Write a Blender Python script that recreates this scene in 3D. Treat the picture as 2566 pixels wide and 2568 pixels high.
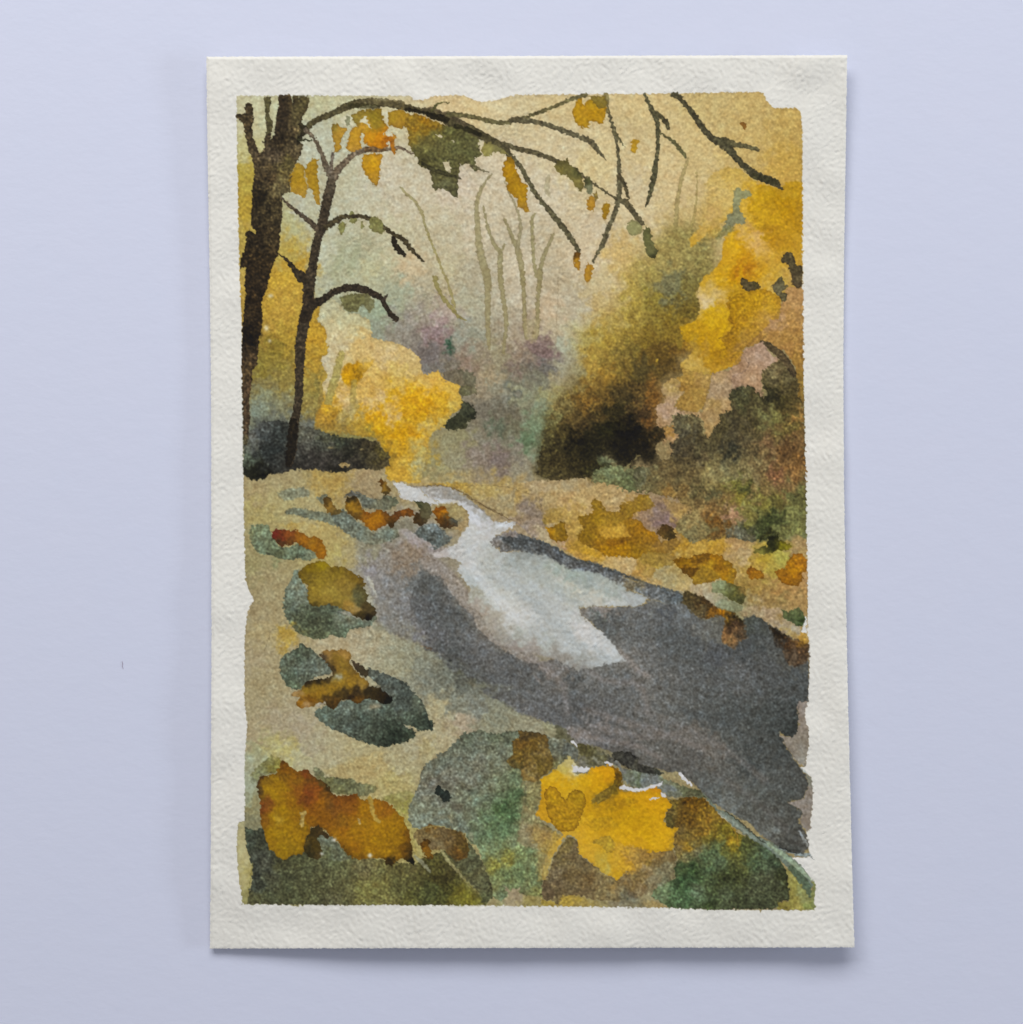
import bpy, math, time
import numpy as np

# ---------------------------------------------------------------- camera, world, lamps, exposure
scene = bpy.context.scene
for o in list(bpy.data.objects): bpy.data.objects.remove(o)
CAM_H = 0.150
cam_d = bpy.data.cameras.new('camera'); cam = bpy.data.objects.new('camera', cam_d)
scene.collection.objects.link(cam); scene.camera = cam
cam.location = (0, 0, CAM_H); cam.rotation_euler = (0, 0, 0)
cam_d.sensor_fit = 'HORIZONTAL'; cam_d.sensor_width = 36.0
cam_d.lens = 36.0*CAM_H/(2566*4.0e-5)
cam_d.clip_start = 0.005; cam_d.clip_end = 20
cam_d.dof.use_dof = True; cam_d.dof.focus_distance = CAM_H - 0.0010; cam_d.dof.aperture_fstop = 14

world = bpy.data.worlds.new('World'); scene.world = world; world.use_nodes = True
bg = world.node_tree.nodes['Background']
bg.inputs['Color'].default_value = (0.98, 0.96, 1.0, 1); bg.inputs['Strength'].default_value = 0.27

def area(name, loc, target, sx, sy, power, col):
    d = bpy.data.lights.new(name, 'AREA'); d.shape = 'RECTANGLE'; d.size = sx; d.size_y = sy
    d.energy = power; d.color = col
    o = bpy.data.objects.new(name, d); scene.collection.objects.link(o)
    from mathutils import Vector
    o.location = loc
    o.rotation_euler = (Vector(target) - Vector(loc)).to_track_quat('-Z', 'Y').to_euler()
    return o
area('window_light', (-0.09, 0.46, 0.37), (0, 0, 0), 0.60, 0.24, 3.50, (1.0, 0.985, 0.96))
area('far_side_light', (0.62, -0.04, 0.155), (0, 0, 0), 0.26, 0.07, 1.15, (0.84, 0.92, 1.0))

scene.view_settings.view_transform = 'Standard'; scene.view_settings.look = 'None'
scene.view_settings.gamma = 1.0; scene.view_settings.use_curve_mapping = False
scene.view_settings.exposure = 0.0


# ---------------------------------------------------------------- card plan (photo-plan units: 1 unit = 0.04 mm)
U = 4.0e-5
CX, CY = 1283.0, 1284.0
TL, TR, BR, BL = (521.0, 142.0), (2123.5, 138.0), (2143.0, 2376.0), (528.0, 2379.0)
NX, NY = 958, 1320
_rng = np.random.RandomState(11)

def fnoise(h, w, lam, bw=0.45, ang=None, asp=1.0, seed=0):
    """band-limited noise, unit variance; lam = wavelength in cells"""
    r = np.random.RandomState(seed)
    n = r.standard_normal((h, w)).astype(np.float32)
    F = np.fft.rfft2(n)
    fy = np.fft.fftfreq(h)[:, None]; fx = np.fft.rfftfreq(w)[None, :]
    if ang is not None:
        c, s = math.cos(ang), math.sin(ang)
        a = fx * c + fy * s; b = -fx * s + fy * c
        f = np.sqrt((a * asp) ** 2 + b ** 2)
    else:
        f = np.sqrt(fx ** 2 + fy ** 2)
    g = np.exp(-0.5 * (np.log(np.maximum(f, 1e-6) * lam) / bw) ** 2)
    o = np.fft.irfft2(F * g, s=(h, w))
    return (o / o.std()).astype(np.float32)

def lownoise(h, w, lam, seed=0):
    r = np.random.RandomState(seed)
    n = r.standard_normal((h, w)).astype(np.float32)
    F = np.fft.rfft2(n)
    fy = np.fft.fftfreq(h)[:, None]; fx = np.fft.rfftfreq(w)[None, :]
    g = np.exp(-(fx ** 2 + fy ** 2) * lam ** 2 * 2.0)
    o = np.fft.irfft2(F * g, s=(h, w)); o -= o.mean()
    return (o / o.std()).astype(np.float32)

v = np.linspace(0, 1, NY, dtype=np.float32)[:, None]; u = np.linspace(0, 1, NX, dtype=np.float32)[None, :]
_lx = np.interp(v[:, 0], [0, .06, .12, .25, .38, .65, .9, 1], [517.5, 519, 521, 526, 529.5, 530.5, 528.5, 526.5])[:, None]
_rx = np.interp(v[:, 0], [0, .12, .22, .34, .45, .55, .72, .92, 1], [2125, 2121, 2117.5, 2115.5, 2116.5, 2119.5, 2127, 2138, 2143.5])[:, None]
for _k in range(60):
    for _a in (_lx, _rx): _a[1:-1] = (_a[:-2] + 2*_a[1:-1] + _a[2:])/4
X = (_lx*(1-u) + _rx*u).astype(np.float32)
Y = (TL[1]*(1-u)*(1-v) + TR[1]*u*(1-v) + BR[1]*u*v + BL[1]*(1-u)*v).astype(np.float32)
STEP = 1.69
# warp fields that roughen the brush edges
W1 = fnoise(NY, NX, 16/STEP, seed=1); W2 = fnoise(NY, NX, 16/STEP, seed=2)
W3 = fnoise(NY, NX, 7/STEP, seed=3);  W4 = fnoise(NY, NX, 7/STEP, seed=4)
W5 = fnoise(NY, NX, 45/STEP, seed=5); W6 = fnoise(NY, NX, 45/STEP, seed=6)

TILE = dict(A=(560, 200, 520/1930), B=(1060, 200, 520/1930), C=(1540, 200, 520/1930),
            D=(580, 680, 540/1930), E=(1060, 680, 540/1930), F=(1540, 680, 540/1930),
            G=(580, 1180, 540/1930), H=(1060, 1180, 540/1930), I=(1540, 1180, 540/1930),
            J=(580, 1760, 540/1930), K=(1060, 1760, 540/1930), L=(1540, 1760, 540/1930),
            M=(600, 1600, 600/1930), S=(0, 0, 1.0), O=(440, 60, 400/1930))

_HX = {}
def hexc(h):
    h = h.lstrip('#')
    if h in _HX: return _HX[h]
    r, g, b = c = np.array([int(h[i:i+2], 16)/255.0 for i in (0, 2, 4)], np.float32)
    l = .3*r + .59*g + .11*b
    f = 1.0                                  # cool and green pigments are duller than they look next to the ochres
    if b >= min(r, g) - .01: f = .62
    elif g > r: f = .72
    elif r - b < .25: f = .92
    c = l + (c - l)*f
    if c.max() - c.min() < .10 and l < .62: c = c + np.array([0, .003, -.008], np.float32)
    if r > 1.6*g and l < .45: c = l + (c-l)*.92; c[1] += .022
    if f < .7 and l < .6: c = c + np.array([.010, .006, 0], np.float32)
    _HX[h] = c.astype(np.float32); return _HX[h]

def pts(t, s):
    """'x,y x,y' in a tile's own units -> plan units; 'X:' switches tile inside the string"""
    o = []
    for w in s.split():
        if w[0].isalpha():
            t = w[0]; w = w[1:].lstrip(':')
            if not w: continue
        a = [float(q) for q in w.split(',')]
        x0, y0, k = TILE[t]
        o.append([x0 + a[0]*k, y0 + a[1]*k] + [q*k for q in a[2:]])
    return o

IMG = np.ones((NY, NX, 3), np.float32)
IMG[:] = hexc('#d3d2cb')
LAB = np.zeros((NY, NX), np.int16)      # 0 = bare paper
PARTS = ['paper']
EACH = {'painted_hanging_leaves', 'painted_green_leaves', 'painted_brown_leaves', 'painted_green_tuft', 'painted_distant_trunk', 'painted_leaf_cluster', 'painted_heart_leaf'}
WET = np.zeros((NY, NX), np.float32)    # how much pigment (granulation)

def box(x0, y0, x1, y1, m):
    i0 = int((x0 - m - 521)/1.68) - 6; i1 = int((x1 + m - 521)/1.66) + 8
    j0 = int((y0 - m - 138)/1.70) - 6; j1 = int((y1 + m - 138)/1.69) + 8
    return max(0, j0), min(NY, max(j1, 0)), max(0, i0), min(NX, max(i1, 0))

def warped(sl, rough, big=0.0):
    x = X[sl] + rough*(1.25*W1[sl] + 0.4*W3[sl]) + big*W5[sl]
    y = Y[sl] + rough*(1.25*W2[sl] + 0.4*W4[sl]) + big*W6[sl]
    return x, y

def sdf_poly(P, x, y):
    n = len(P); inside = np.zeros(x.shape, bool); d2 = np.full(x.shape, 1e12, np.float32)
    for i in range(n):
        ax, ay = P[i][:2]; bx, by = P[(i+1) % n][:2]
        ex, ey = bx-ax, by-ay; L = ex*ex + ey*ey
        if L < 1e-9: continue
        t = np.clip(((x-ax)*ex + (y-ay)*ey)/L, 0, 1)
        dx = x - ax - t*ex; dy = y - ay - t*ey
        d2 = np.minimum(d2, dx*dx + dy*dy)
        if ay != by:
            c = ((ay > y) != (by > y)) & (x < ex*(y-ay)/ey + ax)
            inside ^= c
    d = np.sqrt(d2)
    return np.where(inside, d, -d)

def sdf_stroke(P, x, y):
    d = np.full(x.shape, -1e6, np.float32)
    for i in range(len(P)-1):
        ax, ay, aw = P[i]; bx, by, bw = P[i+1]
        ex, ey = bx-ax, by-ay; L = ex*ex + ey*ey + 1e-9
        t = np.clip(((x-ax)*ex + (y-ay)*ey)/L, 0, 1)
        dx = x - ax - t*ex; dy = y - ay - t*ey
        d = np.maximum(d, 0.5*(aw + t*(bw-aw)) - np.sqrt(dx*dx + dy*dy))
    return d

def smooth(P, it=1):
    for _ in range(it):
        Q = [P[0]]
        for a, b in zip(P[:-1], P[1:]):
            Q.append([a[k]*.75 + b[k]*.25 for k in range(len(a))]); Q.append([a[k]*.25 + b[k]*.75 for k in range(len(a))])
        Q.append(P[-1]); P = Q
    return P

def blend_cols(C, x, y, pw=1.7, r=9.0):
    """scattered colours flowing into each other; C = list of (x, y, hex)"""
    num = np.zeros(x.shape + (3,), np.float32); den = np.zeros(x.shape, np.float32)
    for cx, cy, h in C:
        w = 1.0/((x-cx)**2 + (y-cy)**2 + r*r)**pw * 1e6
        num += w[..., None]*hexc(h); den += w
    return num/den[..., None]

def lay(sl, d, col, soft, a, edge, ew, part, gran=1.0):
    al = np.clip(d/soft + 0.5, 0, 1); al = al*al*(3-2*al)*a
    if edge:
        k = edge*np.exp(-np.clip(d, 0, None)/ew)
        col = col*(1 - k[..., None]*np.array([.85, 1, 1.1], np.float32))
    IMG[sl] = IMG[sl]*(1-al[..., None]) + col*al[..., None]
    WET[sl] = WET[sl]*(1-al) + gran*al
    if part:
        if part in EACH: part = part + '|%d' % len(PARTS)
        if part not in PARTS: PARTS.append(part)
        m = al > 0.5*a if a > .45 else np.zeros(al.shape, bool)
        l = LAB[sl]; l[m] = PARTS.index(part); LAB[sl] = l

def fill(t, s, col, soft=2.5, a=1.0, edge=0.18, ew=3.0, rough=1.0, big=0.0, part=None, gran=1.0, cols=None, flow=6.0, r=9.0, sm=0, tone=None):
    P = pts(t, s)
    if sm: P = smooth(P + [P[0]], sm)[:-1]
    xs = [p[0] for p in P]; ys = [p[1] for p in P]
    j0, j1, i0, i1 = box(min(xs), min(ys), max(xs), max(ys), soft + 8*rough + 3*big)
    if j1 <= j0 or i1 <= i0: return
    sl = (slice(j0, j1), slice(i0, i1))
    x, y = warped(sl, rough, big)
    d = sdf_poly(P, x, y)
    if cols:
        C = [(p[0], p[1], c) for p, c in zip(pts(t, ' '.join(q.rsplit('#', 1)[0] for q in cols.split())), ['#'+q.rsplit('#', 1)[1] for q in cols.split()])]
        c = blend_cols(C, X[sl] + flow*W5[sl] + flow*.4*W1[sl], Y[sl] + flow*W6[sl] + flow*.4*W2[sl], r=r)
    else:
        c = np.broadcast_to(hexc(col), x.shape + (3,))
    if tone: c = np.clip(c*np.array(tone, np.float32), 0, 1)
    lay(sl, d, c, soft, a, edge, ew, part, gran)

def stroke(t, s, col, soft=2.2, a=1.0, edge=0.12, ew=2.0, rough=0.8, part=None, gran=1.0, sm=1, tone=1.0):
    P = pts(t, s)
    if sm and len(P) > 2: P = smooth(P, sm)
    m = max(p[2] for p in P)
    xs = [p[0] for p in P]; ys = [p[1] for p in P]
    j0, j1, i0, i1 = box(min(xs), min(ys), max(xs), max(ys), m + soft + 8*rough)
    if j1 <= j0 or i1 <= i0: return
    sl = (slice(j0, j1), slice(i0, i1))
    x, y = warped(sl, rough)
    d = sdf_stroke(P, x, y)
    lay(sl, d, np.broadcast_to(hexc(col)*tone, x.shape + (3,)), soft, a, edge, ew, part, gran)

def blob(t, s, col, a=0.7, part=None, big=6.0):
    """soft wet-in-wet blooms: 'x,y,rx,ry' """
    for w in s.split():
        q = [float(z) for z in w.split(',')]; x0, y0, k = TILE[t]
        cx, cy, rx, ry = x0+q[0]*k, y0+q[1]*k, q[2]*k, q[3]*k
        j0, j1, i0, i1 = box(cx-2*rx, cy-2*ry, cx+2*rx, cy+2*ry, 10)
        if j1 <= j0 or i1 <= i0: continue
        sl = (slice(j0, j1), slice(i0, i1))
        b = min(big, 0.35*min(rx, ry)+1)
        x = X[sl] + b*W5[sl] + b*.5*W1[sl]; y = Y[sl] + b*W6[sl] + b*.5*W2[sl]
        al = a*np.exp(-(((x-cx)/rx)**2 + ((y-cy)/ry)**2)**1.15)
        al *= (LAB[sl] > 0)
        IMG[sl] = IMG[sl]*(1-al[..., None]) + hexc(col)*al[..., None]
# ---------------------------------------------------------------- the watercolour itself
OUT = ("A125,150 A594,146 A1750,150 A1765,188 B20,186 B90,150 B300,143 B390,148 B480,190 B560,206 B700,186 B860,140 B1200,136 B1930,131 C600,125 C1350,114 C1395,130 "
       "C1422,200 C1490,264 C1560,262 C1690,265 C1732,290 C1745,380 C1755,480 C1752,1000 C1755,1930 F1692,300 F1700,1000 F1714,1500 I1722,300 I1735,1000 I1738,1290 I1728,1400 I1700,1420 "
       "I1745,1500 I1752,1760 L1738,0 L1712,100 L1720,180 L1745,260 L1748,400 L1728,480 L1722,575 L1660,590 L1765,670 L1782,800 L1780,920 L1765,1060 L1758,1150 L1720,1160 L1742,1290 L1755,1388 L1680,1398 L1590,1395 "
       "L1650,1460 L1740,1560 L1806,1640 L1795,1760 L1798,1865 L1700,1868 L1400,1866 L1325,1870 L1310,1895 L1295,1868 L900,1864 L650,1858 L440,1845 L0,1840 "
       "K1200,1832 K500,1826 K0,1822 J1500,1824 J700,1822 J570,1832 J500,1820 J110,1815 J90,1700 J62,1500 J50,1250 J65,1080 J120,1070 J122,800 J120,520 J138,280 J145,200 J120,40 "
       "G120,1900 G120,1500 G140,1300 G160,1230 G205,1160 G160,1080 G128,980 G115,500 G110,60 D108,1800 D95,900 D95,480 D74,0 A150,1700 A140,1300 A130,700")
BASE = """
A200,200#bab690 A130,400#bdb78e A450,300#b4b38c A620,300#b4b38c A150,650#b2ab74 A200,900#a9963f A200,1200#a98f35 A180,1500#b09a4a A900,200#b5b288 A1100,250#b8b48c A1300,180#bcb68d A1600,200#c4b98f
A850,500#aeb090 A800,700#b0b292 A1000,600#aeb08f A1100,900#b7b494 A700,1200#b0b193 A620,1300#a9a573 A600,1600#ae9a4c A700,1750#b39135 A500,1850#b39135 A1000,1300#b2b391 A950,1600#b3b592 A1300,1100#b9b598 A1500,900#c0b79c A1700,1100#bfb597
A1150,1700#a3a67c A1600,1500#b9b390 A1750,1750#bfac85 A1400,1800#b0ae86
B250,230#c4b083 B500,260#c5b283 B700,280#c6b78b B1300,250#c3b182 B700,900#c8bb9c B300,1000#c2b59c B500,1400#c2b698 B1300,600#c9b98f B1600,800#c9b888 B200,1400#bdb391 B1100,1100#c5b99b B1600,1400#c4b492 B1500,1700#c3b392 B900,1700#c1b598 B1850,1600#bfa468 B200,1800#b9b08a
C300,150#c2ae7b C900,200#bda86f C1300,300#bda466 C1650,400#b99d58 C400,750#c6b383 C800,750#c3ae78 C1150,750#bfa668 C1650,800#b99848 C1600,1000#ba9748 C600,1000#c5b080 C200,1000#c6b58b C200,1300#c7b68b C700,1300#bea870 C500,1600#bfa970 C200,1800#b59b54 C300,1600#c2af7c
D350,300#b08f35 D300,500#a8893a D480,600#a8893a D350,800#8d7a35 D300,900#7f7338 D280,1050#837542 D300,1200#80805f D250,1300#73785f D250,1420#646a5c D750,600#b08c30 D750,900#a28634 D700,1150#94823f D800,1200#857038 D650,1400#6b6b58 D800,1350#94782e D950,1400#8e7a3c D1050,1450#7f7a45
D850,130#a4a682 D1000,100#a5a585 D1300,100#a6a584 D1500,200#9aa07c D1350,350#8f9d7b D1200,430#8f9b7b D1300,550#8a8f77 D1500,500#8e877b D1750,400#978d7f D1500,620#877f70 D1650,650#7c736a D1800,750#766b67 D1850,850#74706a D1850,550#8b7270 D1900,300#a99a84 D1900,150#ab9d78
E100,100#aca283 E60,300#a09a80 E350,250#a6a285 E450,350#a5a184 E680,300#b0a88d E850,200#bbaf93 E1150,350#bda987 E1350,300#b3a88b E1600,100#bfae80 E1600,300#b6a06b E200,350#a79788 E150,480#9d857e E100,580#8a6c6a E50,740#6b6360 E300,550#8f907c E450,600#8f9079 E500,720#8b7f68 E380,820#8c7866 E300,900#6f6657
E480,900#86755d E560,970#a08d6b E630,1040#8b8773 E530,1080#8f8268 E820,600#a3957b E1000,660#826c62 E1100,740#7b6360 E1000,850#6a6258 E880,720#8c7a64 E830,850#7a6a5c E1130,850#716a65 E700,850#8d8262 E650,700#938a6a E900,980#77715f E1050,980#6f6c5c E800,1100#686a5c E720,1150#7e7a6c E600,1250#6d6557 E750,1250#665f50 E850,1280#6b6250 E650,1400#5f664e E820,1400#6a664e E1000,1300#72805a E950,1500#5b734a E1030,1200#7c8660 E1000,1100#858662 E900,1100#8d8c6c
E1050,1400#6b7c56 E1300,680#9fa083 E1180,500#b3a584 E1330,520#b5ad8a E1250,850#989378 E1230,1000#9a8e6a E1180,1100#9a925f E1100,1100#8f8c60 E500,1250#6f675a E520,1430#7d7560 E350,1480#8b855f E200,1550#8c8560 E250,1700#8f8a6a E480,1650#86796a E650,1650#7d6d66 E700,1720#7c6d62 E600,1500#7a7565 E850,1650#7e7567 E980,1600#7f8a68 E930,1740#8f8870 E80,1750#8d855a E50,1650#a89145
G500,100#a09266 G200,130#9c8c60 G900,100#a78d4c G1200,120#9b8862 G250,400#a39660 G500,300#a59a66 G700,350#a69a6a G200,600#9a8f62 G180,850#938a5c G300,1000#978a62 G200,1300#9a8c66 G300,1450#a5966a G200,1700#a09370 G300,1880#9c8f68 G950,600#a4935c G800,500#ab985e G900,750#a7995c G1050,650#9f9263 G1100,780#a19466
G1250,700#8d8a6e G1450,600#8b8577 G1600,600#928a80 G1700,650#8d8780 G1350,750#8b8275 G1300,850#8a8375 G1200,900#8c8576 G1350,950#837e79 G1300,1100#a8a48c G1400,1200#8f8a7d G1350,1380#8c8971 G1250,1480#a39879 G1000,1560#a99b76 G1300,1700#a19c7b G1600,1650#918f72 G1800,1750#767565 G1500,1450#7f7b6c G1700,1500#7b7772
H0,150#a39061 H300,180#a5925c H700,170#a58f55 H900,250#a7915e H1100,250#ae9768 H600,250#a18d60 H900,380#8f8069 H1050,380#887863 H800,350#98876a H1000,480#9d8a69 H1350,350#b39758 H1300,450#ae9252 H1250,200#ab9566 H1450,250#b0965f H1700,250#af9562 H1100,530#aa9b73 H1850,820#b8a06c H1700,760#b79a62
I100,200#b09566 I300,300#9c8660 I420,380#7d6b5c I600,420#a08452 I700,450#a58d5a I650,550#6a6145 I750,600#6f6a4a I900,450#6a5226 I950,560#645025 I850,300#76683f I1100,400#8a6c52 I1120,560#5e6056 I1200,300#757032 I1200,430#6f6a30 I1150,250#7e7830 I1400,150#6c5f3e I1600,130#6a5638 I1650,250#5a5c2b I1400,420#343e1a I1350,500#353f1c I1480,450#434e22 I1600,400#6b7038 I1650,550#6f7439 I1600,640#84794a I1400,330#5f6327
I1000,660#a4802c I800,700#a07f33 I600,700#8c6f2c I1150,720#a98e5c I1200,780#a99768 I1350,780#a2913a I1500,780#a89d4a I1050,750#a98755 I1250,860#a5893f I700,780#b5974e I1680,700#a38a58 I1100,1000#a38548 I1400,1000#9b7a3e I1600,1100#a3804a I1300,1150#8c6f38 I1500,1150#8b7340 I1200,1250#a18b64 I1400,1250#a58c63 I1600,1300#8c7a48 I1680,1350#7b7040 I1550,1420#a09078 I1650,1480#a8853f I600,920#a99a6c I500,1000#a59872 I400,950#a3946a I250,950#b09350 I800,1050#aa9c78 I850,1150#a9a087 I700,1100#b0a078
J200,300#a1936f J400,200#9f9273 J600,250#a2967a J700,420#a1987a J350,400#a7a06c J500,420#aba16a J250,480#9ea06f J600,480#a8a47c J900,500#a69d78 J1200,520#a3996f J1100,640#aa9a68 J1350,650#ab9c68 J900,620#a7a07a J1500,500#a09672 J1600,600#a59768 J1500,750#9a9462 J1600,780#9b935f J1550,1000#a29a5a J160,600#9ca07a J150,750#9aa082 J170,850#8f946b J180,960#8d865c J180,1060#7f7c5c J80,1300#b4ac76 J140,1500#a8a06c J1650,1200#a3985e J150,1650#9a945c J1850,300#a39a78
K150,60#a09570 K300,200#9f9376 K100,400#9a9068 K500,80#7e7f68 K700,150#85836c K550,200#8a866c K900,120#6f6c58 K1050,200#7c7960 K1150,250#827f68 K1250,250#5c573c
"""
fill('A', OUT, None, soft=2.6, edge=0.10, ew=4, rough=0.7, part='painting', cols=' '.join(BASE.split()), flow=9, r=10, gran=.8)

# --- faint glow/blooms of the distant wood
blob('E', '240,680,45,55', '#0e4426', a=.85)
blob('E', '960,1560,70,55', '#456339', a=.5)
blob('E', '1000,1380,90,100', '#718d5f', a=.4)
blob('E', '1060,700,90,60', '#6f5455', a=.5)
blob('E', '120,590,80,60', '#86606a', a=.4)
blob('E', '60,720,100,60', '#5f5552', a=.4)
blob('E', '700,1680,90,70', '#715d5c', a=.4)
blob('D', '1800,500,70,60', '#90727c', a=.35)
blob('E', '700,1420,60,60', '#4c5340', a=.4)
blob('E', '1100,860,70,60', '#565654', a=.4)
# --- distant pale stems
DT = 'painted_distant_trunk'
def dt(s, col='#8d8353', a=.9): stroke('B', s, col, tone=.93, a=a, soft=3, edge=.20, part=DT, gran=.5)
dt('640,880,14 560,980,26 520,1080,40 500,1160,40 505,1250,46 515,1400,56 525,1560,66 560,1700,76 605,1860,72 612,1930,68', '#a3996b')
dt('E575,0,62 E583,120,58 E585,260,52 E582,420,44 E590,600,38 E600,700,20', '#9f9467')
dt('565,1180,20 590,1300,26 620,1430,32 680,1560,40 728,1600,44 720,1720,50 728,1900,54', '#9f9668')
dt('765,1535,16 745,1570,24 725,1610,34', '#9f9668')
dt('E695,0,48 E705,110,46 E722,240,42 E745,380,44 E752,500,34 E730,640,32 E725,740,20', '#9c9163')
dt('760,1290,14 790,1360,26 850,1500,44 890,1580,60 920,1720,52 935,1900,44', '#9e9466')
dt('770,950,12 800,1050,18 860,1150,22 905,1290,30 915,1380,32 895,1500,34 885,1580,40', '#a59b72')
dt('E895,0,42 E905,130,36 E912,300,36 E915,480,40 E930,600,30', '#9c9060')
dt('1045,1250,22 1015,1290,34 1020,1400,34 1028,1600,34 1045,1760,30 1055,1830,24', '#a29968')
dt('1215,1440,26 1180,1520,34 1120,1660,38 1095,1780,44 1085,1930,48', '#9e9466')
dt('E1050,0,54 E1045,130,40 E1030,300,38 E1030,480,44 E1010,580,60', '#9c9060')
fill('E', '915,430 1040,430 1040,560 1000,640 930,620', '#a09169', soft=10, a=.7, edge=0, part=DT)
dt('0,1230,14 25,1370,22 90,1540,22 150,1680,20 210,1840,18 E200,20,16 E250,180,26 E290,330,26', '#a89e66')
dt('E110,60,46 E125,130,36 E180,240,40 E260,330,30 E320,410,26 E390,440,12', '#958b52')
dt('A1650,1000,20 A1700,1060,20 A1780,1120,26 A1840,1220,22 A1870,1320,24 A1900,1420,14', '#a8a06c')
dt('1175,900,30 1150,980,50 1160,1050,44 1190,1090,10', '#aaa178', a=.6)
dt('E1215,60,8 E1215,300,8 E1200,420,10 E1195,640,14', '#b0a27e', a=.6)
dt('C690,740,22 C650,850,34 C620,960,36 C590,1120,38 C580,1300,40 C570,1420,52 C570,1520,60', '#b0a069')
dt('C770,860,12 C775,1000,14 C760,1200,20 C735,1330,34 C690,1430,50 C620,1490,60', '#ab9a5c', a=.7)
fill('C', '560,1480 650,1500 600,1700 560,1930 440,1930 500,1750', '#9b9464', soft=8, a=.7, edge=.05, part=DT)
fill('C', '380,1650 430,1660 400,1930 340,1930 355,1750', '#a59a5c', soft=5, a=.8, edge=.05, part=DT)
fill('F', '370,0 420,0 460,150 430,170 400,110', '#a3a480', soft=6, a=.7, edge=0, part='painting')
# hatched strokes below the sapling twigs
for s in ('1150,1450,34 1090,1640,60 1010,1800,70', '1290,1440,20 1230,1640,56 1170,1800,60', '1110,1600,60 1040,1800,80 1060,1900,80', '1230,1600,60 1170,1780,60'):
    stroke('A', s, '#9a9e70', a=.40, soft=6, edge=.05, part='painting', gran=.4)
# --- ochre panel between the trunks, hard right edge
fill('D', '345,0 560,0 640,70 740,60 745,190 735,260 800,330 770,440 830,500 865,570 850,640 870,700 855,755 810,780 800,860 830,900 800,960 790,1100 760,1250 740,1400 600,1500 250,1500 180,1300 180,1000 240,600 280,300',
     None, part='painting', soft=3, edge=.12, a=.95, cols='400,60#b39232 450,300#b2913a 330,300#b08f35 300,520#a98a38 480,600#a08430 400,680#7f6d28 350,800#857531 270,880#80722f 300,1000#7c7040 480,980#86763a 300,1130#7f7f5c 240,1250#75806a 480,1200#807d5a 350,1350#6a6f5f 480,1350#66685a 250,1440#4d534b 400,1480#3c4340 700,600#b08a28 800,600#b28d2c 730,850#a68630 700,1000#94803a 780,1050#80753a 700,1200#8c7d42 650,1400#65665a', flow=8)
blob('D', '250,1180,90,60', '#7b8672', a=.6)
for s in ('315,510,22,26', '345,625,16,16', '355,220,24,18'):
    blob('D', s, '#d0c8a6', a=.8, big=0)
# --- cream + yellow bush, left middle
YB = 'painted_yellow_bush'
fill('D', '800,330 830,300 930,260 1010,345 1050,380 1130,380 1240,440 1262,590 1330,612 1480,645 1590,690 1690,775 1705,870 1725,930 1860,890 1900,950 E170,905 E200,980 E340,1020 E318,1085 E365,1150 E345,1230 E240,1300 E190,1400 E110,1430 E60,1500 E30,1700 E0,1800 D1700,1900 1600,1900 1400,1870 1380,1780 1420,1680 1300,1500 1100,1470 900,1430 760,1400 760,1300 830,1150 810,1000 870,960 830,870 805,800 820,760 860,750 870,690 850,640 862,560 835,505 770,440',
     None, part=YB, soft=3.5, edge=.08, flow=7,
     cols='850,350#b7b38c 1000,450#bab488 1150,450#b9b386 950,560#bfb182 1250,650#c1a76c 1400,750#c1ab7a 1600,780#c3ab73 1650,880#c2a96c 1150,650#c4a96a 950,650#bcae84 830,850#bdb596 900,900#c0b28a 860,1050#c0b184 1250,950#c8a75c 1500,920#c3aa62 1450,1000#c6a550 1050,1000#c4a052 1250,1050#c5a04f 1250,1180#c4a668 1350,1120#c9ae76 1450,1250#c6a353 1020,1160#c6aa72 900,1120#bb9434 850,1230#c69a22 800,1300#a98330 950,1300#a07a24 870,1400#907430 1000,1400#8d7a40 1150,1400#a98a32 1080,1250#b0a168 1230,1300#cb9612 1350,1300#c9980f 1420,1300#c8ad7a 1450,1100#c2961c 1600,1120#c4930f 1750,1150#c39210 1850,1100#c39c2c 1900,1000#c8a347 1750,1000#c7a858 1550,1250#c1910f 1700,1300#c59512 1500,1450#c5930c 1650,1450#c28c12 1350,1420#c3930f 1750,1400#b9a565 1850,1350#b8a55c 1850,1500#a9a069 1700,1600#ab9e5c 1500,1600#bd9322 1550,1700#bb9838 1700,1750#a39a66 1500,1800#be9836 1550,1880#bd9738 1400,1650#907224 1250,1450#8d7a30 E80,1000#cba248 E150,1100#c8991c E50,1150#c6920e E30,1240#c38f10 E200,1180#b99022 E280,1200#b8a04e E120,1300#bd9326 E250,1080#c3a248 E60,1400#bc9a3c E0,1450#c39a2c E10,1560#bb9740')
# orange-green clump inside
fill('D', '1000,880 1040,820 1110,830 1130,800 1180,830 1280,790 1260,850 1200,900 1170,960 1130,1010 1110,1040 1060,1030 1010,1000 985,950', None, part=YB, soft=8, edge=.1, cols='1040,950#c9950c 1100,850#a97c10 1140,940#9a7414 1230,830#c5a040 1020,900#c08d12 1070,1010#b98c18', flow=4)
stroke('D', '990,745,60 960,850,66 925,980,76 890,1080,72 870,1170,68', '#a09450', a=.85, part=YB, soft=4, edge=.15)
stroke('D', '1100,1000,56 1095,1100,58 1085,1200,50 1130,1215,40', '#a3914c', a=.75, part=YB, soft=4)
stroke('D', '1080,1215,60 1030,1260,80 980,1320,90', '#a1935f', a=.55, part=YB, soft=10)
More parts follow.
